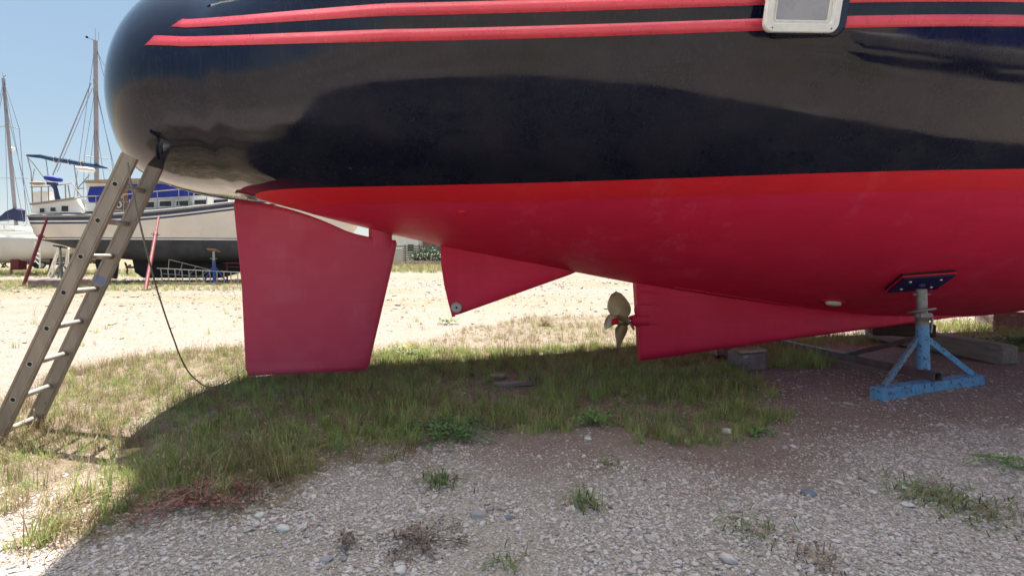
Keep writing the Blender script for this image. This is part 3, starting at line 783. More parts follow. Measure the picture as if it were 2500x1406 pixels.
# ---------------------------------------------------------------- aluminium ladder on the transom
M['alu'] = pm('weathered_ladder_rail', (.285, .245, .205), (.215, .18, .15), 2.2, .55, .25, bump=.25, bs=60, streak=(9, 9, 1), c3=(.42, .38, .33), c3t=.68)
M['alu_rung'] = pm('pale_ladder_rung', (.50, .48, .44), (.40, .38, .34), 8, .45, .4, bump=.1)
LD = 3.06
h_lo, h_hi = at(33, 975, LD), at(282, 450, LD+.035)
rd = (h_hi-h_lo).normalized(); rung_v = (h_hi-h_lo)/6
rdir = Vector((-.205, .979, 0)).normalized(); LW = .335
far_dx = Vector((0, 0, 0))
foot_t = -(h_lo.z)/rd.z
lad = thing('ladder', 'weathered aluminium ladder leaning on the dark stern', 'ladder', tuple(h_lo+rd*foot_t))
wdir = rd.cross(rdir).normalized()
def rail(off):
    p = h_lo+rdir*off+rd*foot_t; p = p+rd*(-(p.z)/rd.z)
    q_ = h_lo+rdir*off+rd*((1.675+ (0 if off < .1 else -.005)-h_lo.z)/rd.z)
    mb = MB(); hw = .043; t = .014
    mb.beam(p, q_, hw*2, .007, up=rdir, bev=.002)
    for sg in (-1, 1): mb.beam(p+wdir*sg*(hw-.004)+rdir*(t if off > .1 else t), q_+wdir*sg*(hw-.004)+rdir*t, .008, .026, up=rdir, bev=.002)
    for sg in (-1, 1): mb.beam(p+wdir*sg*(hw-.012)-rdir*.004, q_+wdir*sg*(hw-.012)-rdir*.004, .006, .006, up=rdir)
    mb.build('rail', M['alu'], lad, True)
rail(0.); rail(LW)
for k in range(-1, 8):
    c0 = h_lo+rung_v*k
    if k == 7 : continue
    mb = MB()
    e_a = Vector((0, 0, 1)); 
    # D-section rung, a dark disc in its end painting the shade of a hollow
    r_ = .0155; o = []; i_ = []; o2 = []; i2 = []
    u1 = wdir; u2 = rd
    for t in range(12):
        a_ = 2*math.pi*t/12; sc = 1/max(abs(math.cos(a_)), abs(math.sin(a_)))**.6
        q_ = u1*math.cos(a_)*sc+u2*math.sin(a_)*sc
        o.append(c0-rdir*.0075+q_*r_); o2.append(c0+rdir*(LW+.006)+q_*r_); i_.append(c0-rdir*.0075+q_*r_*.80); i2.append(c0-rdir*.004+q_*r_*.80)
    v = o+o2+i_+i2; f = []; fm_ = []
    for t in range(12):
        l = (t+1) % 12; f += [(t, l, 12+l, 12+t), (t, 24+t, 24+l, l), (24+t, 36+t, 36+l, 24+l)]
    f += [tuple(range(12, 24)), tuple(range(36, 48))[::-1]]
    mb.add(v, f[:-1], 0, True); mb.add(v[36:], [tuple(range(12))], 1)
    mb.build('rung', [M['alu_rung'], M['bolts_and_hole_shade']], lad, True)

M['tape'] = pm('faded_blue_tape', (.10, .13, .26), (.16, .18, .28), 20, .6)
fb0 = h_lo+rdir*LW+rung_v*3.28
mb = MB(); mb.beam(fb0-rd*.022, fb0+rd*.022, .0885, .0095, up=rdir); mb.build('tape_band', M['tape'], lad, True)
# ---------------------------------------------------------------- cable from the stern to the grass
M['cable'] = pm('grey_green_cable', (.11, .11, .09), (.15, .14, .115), 30, .6, bump=.1)
cp = [(312, 398, 2.98), (318, 440, 2.98), (328, 485, 3.0), (345, 560, 3.05), (365, 640, 3.15), (385, 712, 3.28), (407, 780, 3.42), (425, 830, 3.57), (442, 875, 3.74), (462, 910, 3.92), (485, 932, 4.1)]
pts = [at(*q_) for q_ in cp]
for q_ in ((500, 942), (520, 945), (550, 933), (580, 912), (615, 890), (660, 880)): p_ = gp(*q_, .03); pts.append(p_)
def catmull(P, m=5):
    out = []
    for i in range(len(P)-1):
        p0, p1, p2, p3 = P[max(i-1, 0)], P[i], P[i+1], P[min(i+2, len(P)-1)]
        for k in range(m):
            t = k/m; out.append(.5*((2*p1)+(p2-p0)*t+(2*p0-5*p1+4*p2-p3)*t*t+(3*p1-p0-3*p2+p3)*t**3))
    return out+[P[-1]]
mb = MB(); mb.tube(catmull(pts), .0050, 8); o = mb.build('cable', M['cable'])
tag(o, 'thin grey cable hanging from the stern down into the grass', 'cable')
# ---------------------------------------------------------------- boats and yard behind
M['cream'] = pm('cream_gelcoat', (.78, .68, .575), (.70, .61, .51), 1.2, .35, bump=.03, c3=(.36, .31, .25), c3t=.74)
M['white_gel'] = pm('white_gelcoat', (.78, .76, .71), (.68, .66, .62), 1.5, .4, bump=.03, c3=(.36, .33, .28), c3t=.74)
M['white_old'] = pm('chalky_white_gelcoat', (.62, .60, .55), (.54, .52, .48), .9, .5, bump=.03, c3=(.30, .28, .24), c3t=.72)
M['navy_band'] = pm('navy_band_paint', (.025, .03, .065), (.035, .04, .08), 3, .4)
M['grey_band'] = pm('grey_rubbing_strake', (.30, .29, .28), None, 6, .6)
M['black_bottom'] = pm('black_antifouling', (.030, .032, .038), (.055, .058, .066), 1.6, .75, bump=.2, bs=20, c3=(.10, .10, .105), c3t=.66)
M['keel_dark'] = pm('dark_keel_paint', (.018, .020, .030), (.035, .036, .046), 1.4, .75, bump=.2, bs=20)
M['glass'] = pm('dark_cabin_glass', (.012, .014, .018), None, 3, .06, bump=0)
M['blue_cover'] = pm('royal_blue_canvas', (.012, .035, .30), (.010, .025, .21), 3, .75, bump=.5, bs=7, bd=.03)
M['blue_tarp'] = pm('pale_blue_tarpaulin', (.09, .22, .55), (.05, .14, .42), 4, .55, bump=.6, bs=6, bd=.05)
M['sail_cover'] = pm('teal_sail_cover', (.010, .055, .13), (.008, .035, .095), 5, .8, bump=.5, bs=9, bd=.03)
M['navy_cover'] = pm('navy_sail_cover', (.018, .022, .075), (.012, .015, .05), 5, .8, bump=.5, bs=9, bd=.03)
M['teak'] = pm('brown_teak', (.24, .13, .075), (.16, .085, .05), 4, .6, bump=.2, streak=(2, 14, 14))
M['teak_pale'] = pm('pale_teak_trim', (.36, .27, .19), (.28, .20, .14), 4, .65, bump=.2)
M['mast'] = pm('mauve_grey_mast', (.36, .31, .33), (.30, .26, .28), 3, .45, .2)
M['wire'] = pm('rigging_wire', (.22, .21, .23), None, 20, .4, .5)
M['prop_red'] = pm('red_oxide_steel', (.16, .016, .020), (.12, .014, .017), 9, .65, bump=.2, bs=40)
M['jack_blue'] = pm('deep_blue_paint', (.035, .075, .33), (.03, .06, .25), 9, .55)
M['galv'] = pm('galvanised_steel', (.36, .36, .35), (.28, .28, .275), 12, .5, .5)
M['motor'] = pm('outboard_cowl', (.03, .04, .12), (.02, .03, .09), 6, .5)
M['black'] = pm('black_plastic', (.015, .015, .017), None, 10, .5)

class Plane:
    """a local frame standing on the ground: x along the heading, y to its left"""
    def __init__(s, o, hd): s.o = Vector((o[0], o[1], 0)); s.h = hd; s.ux = Vector((math.cos(hd), math.sin(hd), 0)); s.uy = Vector((-math.sin(hd), math.cos(hd), 0))
    def p(s, x, y, b):
        r = ray(x, y); e = Vector((0, 0, EYE)); t = (b-(e-s.o).dot(s.uy))/r.dot(s.uy); q = e+r*t-s.o
        return Vector((q.dot(s.ux), b, q.z))
def loft(parent, xs, sheer, keel, beam, bands, e1=2.6, e2=1.5, rake=.0, rk_len=2.5, zref=2.7, deck=None):
    """hull skin split into bands [(name, lo, hi, mat)], lo/hi functions of x"""
    out = {}
    for name, lo, hi, mat in bands:
        v = []; f = []; nr = 9
        for sd in (1, -1):
            o = len(v)
            for x in xs:
                zk, zs, B = keel(x), sheer(x), beam(x)
                za, zb = max(min(lo(x), zs), zk), max(min(hi(x), zs), zk)
                for j in range(nr):
                    z = za+(zb-za)*(j/(nr-1))**(1.6 if name == 'bottom' else 1); t = min(max((z-zk)/(zs-zk), 0), 1)
                    b = B*(1-(1-t)**e1)**(1/e2)
                    dx = rake*(zref-z)*max(0, 1-x/rk_len)
                    v.append(Vector((x+dx, sd*b, z)))
            for i in range(len(xs)-1):
                for j in range(nr-1):
                    a = o+i*nr+j; q_ = (a, a+nr, a+nr+1, a+1); f.append(q_ if sd < 0 else q_[::-1])
        n = len(xs)*nr                     # transom
        for j in range(nr-1): f.append((j, j+1, n+j+1, n+j))
        out[name] = mesh_obj(name, v, f, mat, parent, True)
        me_ = out[name].data
        for p_ in list(me_.polygons)[-(nr-1):]: p_.use_smooth = False
    if deck:
        v = []; f = []
        for x in xs:
            B = beam(x); v += [Vector((x+rake*(zref-sheer(x))*max(0, 1-x/rk_len), B*k, sheer(x)-.06+.05*(1-k*k))) for k in (-1, -.5, 0, .5, 1)]
        for i in range(len(xs)-1):
            for k in range(4): f.append((i*5+k, (i+1)*5+k, (i+1)*5+k+1, i*5+k+1))
        out['deck'] = mesh_obj('deck', v, f, deck, parent, True)
    return out

# ---- the cream ketch-like cruiser
FP = Plane(((75-1250)/1300*20.4-.35*0, 20.4+1.85), R(11))
FP.o -= FP.ux*.55
fb = thing('motor_sailer', 'cream motor sailer with navy bands and blue window covers standing ashore', 'boat', tuple(FP.o), R(11))
fxs = np.concatenate([np.linspace(0, 9.5, 34), np.linspace(9.8, 12.6, 12)])
f_sheer = pchip([0, 2, 4, 7.3, 10, 12.6], [2.70, 2.72, 2.86, 3.30, 3.75, 4.1])
f_keel = pchip([0, .6, 1.6, 3.0, 5, 8, 10.5, 12.0, 12.6], [1.66, 1.52, 1.26, .95, .80, .85, 1.3, 2.2, 3.6])
f_beam = pchip([0, 2, 5, 8, 10.5, 12, 12.6], [1.55, 1.78, 1.9, 1.8, 1.15, .4, .03])
wl = lambda x: 1.74
sh = f_sheer
loft(fb, fxs, f_sheer, f_keel, f_beam, [
    ('bottom', lambda x: 0, wl, M['black_bottom']),
    ('boot_line', wl, lambda x: 1.79, M['white_gel']),
    ('boot_stripe', lambda x: 1.79, lambda x: 1.825, M['navy_band']),
    ('topsides', lambda x: 1.825, lambda x: sh(x)-.375, M['cream']),
    ('lower_band', lambda x: sh(x)-.375, lambda x: sh(x)-.30, M['navy_band']),
    ('white_band', lambda x: sh(x)-.30, lambda x: sh(x)-.24, M['white_gel']),
    ('upper_band', lambda x: sh(x)-.24, lambda x: sh(x)-.10, M['navy_band']),
    ('bulwark', lambda x: sh(x)-.10, lambda x: sh(x)+.0, M['white_gel'])], 7.5, 4.2, .28, 2.0, 2.7, M['white_gel'])
mb = MB()
mb.tube([Vector((x+.28*(2.7-sh(x)+.05)*max(0, 1-x/2), -f_beam(x)-.012, sh(x)-.055)) for x in fxs], .042, 6)
mb.build('rubbing_strake', M['grey_band'], fb)
# long keel, rudder
mb = MB()
ko = [(2.95, 1.05), (3.05, .42), (3.35, .17), (6.3, .14), (7.3, .42), (8.6, .80), (9.2, 1.1)]
mb.prism([(x, -.22, z) for x, z in ko], (0, .44, 0)); mb.build('keel', M['keel_dark'], fb)
mb = MB(); mb.prism([(x, -.06, z) for x, z in ((1.55, 1.32), (1.50, .75), (1.62, .17), (2.25, .14), (2.35, .8), (2.38, 1.16))], (0, .12, 0)); rd_ = mb.build('rudder', M['keel_dark'], fb)
mb = MB(); mb.tube([(2.95, 0, .62), (2.62, 0, .62)], .05, 10)
for k in range(3): mb.ell((2.68, .17*math.cos(k*2.09+.3), .62+.17*math.sin(k*2.09+.3)), (.03, .15, .07), Euler((k*2.09+.3, 0, 0)), 0, 10, 6)
mb.build('propeller', M['bronze'], fb)
def flat(name, px, b, th, mat, par=fb, P=FP):
    """panel with real thickness whose corners are given on the local plane y = b"""
    o = [P.p(x, y, b) for x, y in px]; mb = MB(); mb.prism(o, (0, th, 0)); return mb.build(name, mat, par)
# aft cabin coaming
co = [(78, 521), (78, 497), (150, 489), (182, 484), (203, 519)]
flat('aft_cabin', co, -1.36, 2.72, M['white_gel'])
mb = MB(); mb.beam(FP.p(76, 499, -1.40), FP.p(184, 484, -1.40), .12, .07); mb.build('cabin_rail', M['grey_band'], fb)
mb = MB(); mb.beam(FP.p(181, 483, -1.40), FP.p(204, 520, -1.40), .09, .07); mb.build('cabin_rail', M['white_gel'], fb)
for x0, x1, y0, y1 in ((97, 108, 509, 519), (123, 135, 507, 516), (150, 166, 503, 516)):
    f_ = flat('window', [(x0-2, y1+2), (x0-2, y0-2), (x1+2, y0-2), (x1+2, y1+2)], -1.385, .05, M['white_gel'])
    flat('pane', [(x0, y1), (x0, y0), (x1, y0), (x1, y1)], -1.40, .04, M['glass'], f_)
# wheelhouse
wh = [(204, 516), (213, 470), (208, 447), (476, 447), (470, 490), (470, 512)]
flat('wheelhouse', wh, -1.15, 2.3, M['white_gel'])
rf = [FP.p(x, y, -1.35) for x, y in ((204, 446), (210, 440), (330, 436), (440, 436), (478, 441), (478, 446))]
mb = MB(); mb.prism(rf, (0, 2.7, 0)); mb.build('wheelhouse_roof', M['teak_pale'], fb)
flat('window_cover', [(217, 494), (213, 478), (219, 456), (267, 455), (270, 494)], -1.19, .05, M['blue_cover'])
flat('window_cover', [(313, 487), (312, 450), (380, 449), (452, 449), (474, 462), (470, 478), (400, 482)], -1.19, .05, M['blue_cover'])
dr = flat('cabin_door', [(298, 514), (300, 448), (312, 448), (313, 514)], -1.20, .06, M['teak'])
flat('door_panel', [(282, 512), (284, 484), (300, 484), (299, 512)], -1.20, .05, M['teak'], dr)
mb = MB(); c = FP.p(290, 500, -1.24); mb.tube([c+Vector((.09*math.cos(t), 0, .11*math.sin(t))) for t in np.linspace(0, 2*math.pi, 16)[:-1]], .03, 6, closed=True); mb.build('lifebuoy', M['white_plastic'], fb)
# trunk cabin
tk = [(345, 513), (345, 487), (470, 478), (560, 476), (700, 480), (720, 500)]
flat('trunk_cabin', tk, -1.15, 2.3, M['white_gel'])
for x0, x1, y0, y1 in ((350, 376, 494, 507), (389, 418, 492, 504), (430, 459, 491, 503), (474, 503, 489, 499), (521, 556, 488, 496), (585, 615, 488, 496)):
    f_ = flat('window', [(x0-2, y1+2), (x0-1, y0-2), (x1+2, y0-2), (x1+2, y1+2)], -1.18, .05, M['white_gel'])
    flat('pane', [(x0, y1), (x0+1, y0), (x1, y0-1), (x1, y1)], -1.195, .04, M['glass'], f_)
# tarpaulin heap and deck gear
mb = MB()
for x, y, r_ in ((405, 472, .22), (392, 478, .18), (448, 474, .20), (460, 478, .17), (470, 482, .16), (425, 480, .15)): mb.ell(FP.p(x, y, -1.0)+Vector((0, .3, 0)), (r_*1.5, .4, r_), None, 0, 14, 8, .35)
mb.build('tarpaulin', M['blue_tarp'], fb)
mb = MB()
for x, y, r_ in ((490, 470, .16), (505, 471, .15), (520, 470, .17), (535, 474, .15), (482, 475, .12)): mb.ell(FP.p(x, y, -.9)+Vector((0, .2, 0)), (r_*1.2, .3, r_), None, 0, 12, 7, .3)
mb.build('deck_gear', M['black'], fb)
# rails: stanchions and wires
rl = MB()
tops = [(180, 487), (202, 480), (240, 479), (300, 476), (345, 471), (400, 466), (446, 462), (500, 459), (560, 458)]
rl.tube([FP.p(x, y, -1.62) for x, y in tops], .020, 6); rl.build('guard_rail', M['teak_pale'], fb)
for x, y0, y1 in ((235, 516, 479), (302, 513, 476), (385, 508, 468), (437, 506, 463), (461, 504, 461), (505, 499, 459), (567, 494, 458)):
    mb = MB(); mb.tube([FP.p(x, y0+4, -1.62), FP.p(x-1, y1, -1.62)], .016, 6); mb.build('stanchion', M['galv'], fb)
rl = MB(); rl.tube([FP.p(x, y, -1.62) for x, y in ((205, 496), (300, 494), (385, 487), (460, 481), (567, 475))], .010, 5); rl.build('guard_wire', M['wire'], fb)
# pushpit, outboard on its bracket, seat, box
pp = MB()
for q_ in ([(74, 457), (130, 455), (176, 447), (200, 482)], [(78, 458), (80, 497)], [(101, 457), (101, 494)], [(159, 450), (161, 490)], [(166, 452), (172, 488)], [(118, 456), (119, 492)]):
    pp = MB(); pp.tube([FP.p(x, y, -1.30) for x, y in q_], .020, 6); pp.build('pushpit_rail', M['teak_pale'], fb)
flat('stern_box', [(80, 496), (79, 469), (95, 467), (116, 467), (116, 494)], -1.1, .5, M['white_gel'])
mb = MB(); mb.ell(FP.p(92, 448, -1.25), (.24, .14, .07), None, 0, 14, 8, .1, .7); mb.build('seat_cushion', M['teak_pale'], fb)
ob = MB(); ob.ell(FP.p(130, 437, -1.35), (.30, .19, .10), Euler((0, R(6), 0)), 0, 14, 9, .12, .75); ob.build('outboard_cover', M['blue_cover'], fb)
mb = MB(); mb.box(FP.p(128, 449, -1.35), (.30, .22, .10), None, 0, .02); mb.tube([FP.p(130, 450, -1.35), FP.p(136, 462, -1.36), FP.p(139, 478, -1.36), FP.p(142, 488, -1.36)], [.10, .075, .085, .10], 10); mb.build('outboard_leg', M['motor'], fb)
# mizzen boom under a teal cover, its gallows and stays
bm_ = MB(); bp = [FP.p(x, y, -.2) for x, y in ((66, 380), (100, 382), (130, 389), (165, 394), (200, 401), (235, 405), (262, 411))]
bm_.tube(bp, [.05, .085, .095, .10, .095, .085, .03], 10); bmo = bm_.build('boom_cover', M['sail_cover'], fb)
for x, y in ((135, 390), (170, 395), (201, 401)):
    mb = MB(); c = FP.p(x, y, -.2); mb.tube([c+Vector((0, .115*math.cos(t), .115*math.sin(t))) for t in np.linspace(0, 2*math.pi, 13)[:-1]], .018, 5, closed=True); mb.build('tie', M['teak_pale'], bmo)
mb = MB()
for q_, r_ in (([(66, 382), (82, 400), (112, 440), (130, 456)], .022), ([(67, 382), (76, 420), (79, 495)], .018), ([(112, 389), (119, 440)], .018), ([(84, 412), (78, 450)], .016), ([(181, 402), (188, 452), (190, 480)], .020), ([(218, 428), (188, 462)], .022), ([(262, 411), (283, 428)], .012), ([(187, 463), (205, 460)], .03)):
    mb = MB(); mb.tube([FP.p(x, y, -.6) for x, y in q_], r_, 6); mb.build('gallows_tube', M['galv'], fb)
mb = MB(); mb.ell(FP.p(208, 414, -.5), (.37, .16, .10), Euler((0, R(5), 0)), 0, 16, 9, 0, .8); mb.build('horseshoe_fender', M['white_plastic'], fb)
# mast with spreaders, stays
mz = MB(); m0, m1 = FP.p(236, 440, 0), FP.p(233, 100, 0); mz.tube([m0, m1], [.085, .075], 12); ms_ = mz.build('mast', M['mast'], fb)
mb = MB(); mb.tube([FP.p(206, 381, 0), FP.p(240, 386, 0), FP.p(272, 387, 0)], .020, 6); mb.build('spreader', M['galv'], ms_)
mb = MB(); mb.tube([m1, FP.p(213, 92, 0)], .014, 5); mb.ell(FP.p(212, 91, 0), (.05, .03, .06)); mb.build('wind_vane', M['black'], ms_)
mb = MB(); mb.tube([m1, m1+Vector((.01, 0, .5))], .006, 5); mb.tube([m1+Vector((.12, 0, 0)), m1+Vector((.13, 0, .35))], .006, 5); mb.build('aerial', M['wire'], ms_)
for y in (140, 202, 225): 
    mb = MB(); mb.box(FP.p(231, y, -.05), (.06, .12, .22), None, 0, .015); mb.build('mast_fitting', M['galv'], ms_)
rg = MB()
for q_ in ([(233, 104), (330, 500)], [(233, 104), (180, 486)], [(233, 215), (300, 500)], [(234, 206), (206, 381), (203, 500)], [(234, 210), (272, 387), (285, 505)], [(233, 120), (420, 470)], [(233, 300), (215, 440)], [(233, 300), (255, 440)]):
    rg = MB(); rg.tube([FP.p(x, y, .0 if i == 0 else -.5) for i, (x, y) in enumerate(q_)], .009, 4); rg.build('stay', M['wire'], fb)
rg = MB(); rg.tube([FP.p(222, 204, -.1), FP.p(129, 428, -.8)], .026, 6); rg.build('hoisted_pole', M['mast'], fb)
rg = MB(); rg.tube([FP.p(226, 215, -.1), FP.p(140, 420, -.8)], .010, 5); rg.build('backstay', M['wire'], fb)
flat('exhaust_flap', [(107, 579), (109, 576), (117, 583), (113, 584)], -1.50, .1, M['rust'])

# red props leaning against it, stands and ladders around it
def prop_pole(px0, px1, Y0_, Y1_, label):
    p = gp(*px0); q_ = at(px1[0], px1[1], Y1_); t = thing('boat_prop', label, 'prop', tuple(p), 0, 'red steel props under the boats')
    mb = MB(); d = q_-p; mb.tube([p, p+d*.72], .060, 10); mb.build('tube', M['prop_red'], t, True)
    mb = MB(); mb.tube([p+d*.72, q_], .042, 10); mb.tube([p+d*.70, p+d*.74], .075, 10); mb.build('screw_end', M['prop_red'], t, True)
    mb = MB(); c = p+d*.72; mb.tube([c+Vector((-.16, 0, .03)), c+Vector((.16, -.02, -.02))], .016, 6); mb.build('handle', M['prop_red'], t, True)
    mb = MB(); mb.box(p+Vector((0, 0, .02)), (.16, .16, .04)); mb.build('foot_plate', M['prop_red'], t, True)
    return t
prop_pole((57, 699), (116, 531), 19, 20.3, 'red steel prop leaning under the stern of the cream boat')
prop_pole((355, 709), (388, 528), 17, 20.6, 'red steel prop leaning against the middle of the cream boat')
prop_pole((27, 664), (30, 618), 30, 31.5, 'short red steel prop under the grey white catamaran hull')
prop_pole((119, 666), (128, 620), 30, 31.5, 'thin dark red prop behind the white step ladder')
def jack2(name, label, foot, top, mat, Yd, capmat, spread=.42):
    p = gp(*foot); q_ = at(top[0], top[1], p.y); t = thing(name, label, 'jack stand', tuple(p)); h = q_.z
    mb = MB(); mb.tube([p+Vector((0, 0, .03)), p+Vector((0, 0, h*.66))], .062, 12); mb.build('post', mat, t, True)
    mb = MB(); mb.tube([p+Vector((0, 0, h*.66)), p+Vector((0, 0, h*.93))], .045, 10); mb.tube([p+Vector((-.14, 0, h*.72)), p+Vector((.12, 0, h*.72))], .018, 6); mb.build('screw_spindle', M['galv'], t, True)
    for k in range(3):
        a_ = R(-90+120*k+25); mb = MB(); mb.beam(p+Vector((0, 0, h*.52)), p+Vector((spread*math.cos(a_), spread*math.sin(a_), .02)), .05, .05); mb.build('leg', mat, t, True)
    mb = MB(); mb.box(p+Vector((0, 0, h*.95)), (.38, .30, .05), Euler((R(-14), R(6), 0)), 0, .01); mb.build('pad', capmat, t, True)
    return t
jack2('boat_jack', 'deep blue jack stand with an orange wood pad under the cream boat', (524, 694), (526, 607), M['jack_blue'], 0, M['teak'], .5)
jack2('steel_stand', 'tall grey steel stand with a black plate under the stern overhang', (151, 690), (154, 598), M['galv'], 0, M['black'], .55)
def ladder2(name, label, a0, a1, b0, b1, Yd, n, mat, cat='ladder', r_=.02, grp=None):
    """rails a0-a1 and b0-b1 given in the picture on a plane at depth Yd"""
    A0, A1, B0, B1 = [at(x, y, Yd(x) if callable(Yd) else Yd) for x, y in (a0, a1, b0, b1)]
    t = thing(name, label, cat, (min(A0.x, B0.x), A0.y, 0), 0, grp)
    for p, q_ in ((A0, A1), (B0, B1)):
        mb = MB(); mb.beam(p, q_, .028, .07, up=(0, 1, 0)); mb.build('rail', mat, t, True)
    for i in range(n):
        k = (i+.5)/n; mb = MB(); mb.tube([A0.lerp(A1, k), B0.lerp(B1, k)], r_, 6); mb.build('rung', mat, t, True)
    return t
M['alu_far'] = pm('dull_aluminium', (.40, .38, .35), (.32, .30, .28), 5, .45, .5)
ladder2('long_ladder', 'aluminium ladder lying on its side under the cream boat', (384, 655), (640, 668), (388, 688), (640, 697), 20.6, 15, M['alu_far'])
ladder2('short_ladder', 'aluminium ladder sloping down behind the lying one', (396, 629), (530, 663), (398, 668), (500, 676), 21.6, 4, M['alu_far'])
tr = thing('red_trestle', 'rusty red steel trestle beside the deep blue jack stand', 'trestle', tuple(gp(565, 690)))
mb = MB(); p0 = gp(555, 690); p1 = gp(610, 692); h_ = at(555, 642, p0.y).z
mb.tube([p0, p0+Vector((0, 0, h_))], .035, 8); mb.build('leg', M['prop_red'], tr, True)
mb = MB(); mb.tube([p1, p1+Vector((0, 0, h_))], .035, 8); mb.build('leg', M['prop_red'], tr, True)
mb = MB(); mb.beam(p0+Vector((-.1, 0, h_)), p1+Vector((.1, 0, h_)), .09, .05); mb.build('top_bar', M['prop_red'], tr, True)
mb = MB(); mb.beam(p0+Vector((0, 0, h_*.8)), p1+Vector((0, 0, h_*.8)), .05, .04); mb.build('cross_bar', M['prop_red'], tr, True)
# white step ladder with a top platform
st = thing('step_ladder', 'white step ladder under the stern overhang of the cream boat', 'step ladder', tuple(gp(140, 683)))
Yd = gp(140, 683).y
for (x0, y0), (x1, y1), dy in (((124, 683), (144, 604), 0), ((158, 681), (164, 604), 0), ((116, 676), (142, 606), .7), ((165, 674), (168, 606), .7)):
    mb = MB(); mb.beam(at(x0, y0, Yd+dy), at(x1, y1, Yd+dy*.2), .05, .05); mb.build('leg', M['white_plastic'], st, True)
for k in range(5):
    t_ = (k+.6)/5; mb = MB(); mb.beam(at(124, 683, Yd).lerp(at(144, 604, Yd), t_), at(158, 681, Yd).lerp(at(164, 604, Yd), t_), .10, .03); mb.build('step', M['white_plastic'], st, True)
rough_block('stone_kerb', 'grey stone kerb block under the stern of the cream boat', 'block', tuple(gp(122, 703)+Vector((0, .4, .13))), (1.6, .7, .34), R(4), M['conc'], .03, .02)

# ---- grey white catamaran further left
CP = Plane(((160-1250)/1300*29.0, 30.2), R(180-4))
cb = thing('catamaran', 'chalky white catamaran with a navy sail cover at the left edge', 'boat', tuple(CP.o), R(176))
cxs = np.linspace(0, 11, 36)
for yo, nm in ((0, 'near_hull'), (-3.6, 'far_hull')):
    ks = pchip([0, 1.2, 3.2, 5, 9, 11], [1.45, 1.05, .82, .75, 1.0, 2.2]); bs = pchip([0, 3, 7, 10, 11], [.62, .85, .85, .4, .02]); zs_ = pchip([0, 3, 11], [1.95, 2.08, 2.35])
    h_ = thing('hull', None, None, (0, yo, 0)); h_.parent = cb
    loft(h_, cxs, zs_, ks, bs, [('bottom', lambda x: 0, lambda x: .98+.02*x, M['white_old']), ('topsides', lambda x: .98+.02*x, lambda x: 9, M['white_old'])], 2.8, 2.2, .35, 2.0, 2.0, M['white_gel'])
mb = MB(); mb.prism([(1.0, -3.4, 1.9), (1.2, -3.4, 2.3), (6.5, -3.4, 2.35), (7.4, -3.4, 2.0)], (0, 3.2, 0)); mb.build('bridge_deck', M['white_gel'], cb)
mb = MB(); mb.prism([CP.p(x, y, .45) for x, y in ((24, 621), (46, 621), (44, 659), (27, 659))], (0, -.5, 0)); mb.build('keel', M['prop_red'], cb)
mb = MB(); mb.tube([CP.p(40, 553, -1.8), CP.p(8, 192, -1.8)], [.10, .085], 12); cm = mb.build('mast', M['mast'], cb)
mb = MB(); mb.tube([CP.p(-10, 310, -1.8), CP.p(22, 308, -1.8), CP.p(47, 315, -1.8)], .028, 6); mb.build('spreader', M['galv'], cm)
mb = MB(); mb.ell(CP.p(28, 364, -2.0), (.20, .20, .11), None, 0, 14, 8); mb.build('radar_dome', M['white_plastic'], cm)
mb = MB(); mb.tube([CP.p(8, 190, -1.8), CP.p(14, 184, -1.8)], .014, 5); mb.tube([CP.p(8, 190, -1.8), CP.p(6, 178, -1.8)], .008, 5); mb.build('wind_vane', M['black'], cm)
rg = MB()
for q_ in ([(9, 195), (75, 545)], [(9, 195), (47, 315), (66, 548)], [(9, 195), (-60, 540)], [(24, 364), (58, 545)], [(9, 195), (20, 545)], [(0, 435), (68, 436)], [(14, 260), (78, 520)], [(10, 210), (-10, 310), (-14, 530)]):
    rg = MB(); rg.tube([CP.p(x, y, -1.8 if i == 0 else -.6) for i, (x, y) in enumerate(q_)], .013, 4); rg.build('stay', M['wire'], cb)
mb = MB(); mb.prism([CP.p(x, y, -1.55) for x, y in ((-30, 540), (-30, 533), (0, 528), (14, 516), (34, 508), (42, 512), (42, 540), (20, 534), (0, 538))], (0, -.5, 0)); mb.build('sail_cover', M['navy_cover'], cb)
mb = MB(); mb.tube([CP.p(x, y, .3) for x, y in ((-40, 546), (20, 548), (62, 552))], .018, 6)
for x in (-20, 10, 35, 62): mb.tube([CP.p(x, 548, .3), CP.p(x, 560, .3)], .016, 5)
mb.build('guard_rail', M['galv'], cb)
mb = MB(); mb.prism([CP.p(x, y, -.6) for x, y in ((-60, 562), (-40, 549), (22, 551), (40, 562))], (0, -2.2, 0)); mb.build('coach_roof', M['white_gel'], cb)
ladder2('boarding_ladder', 'small white boarding ladder hanging behind the catamaran stern', (86, 590), (84, 640), (98, 590), (97, 654), 27.5, 5, M['white_plastic'])

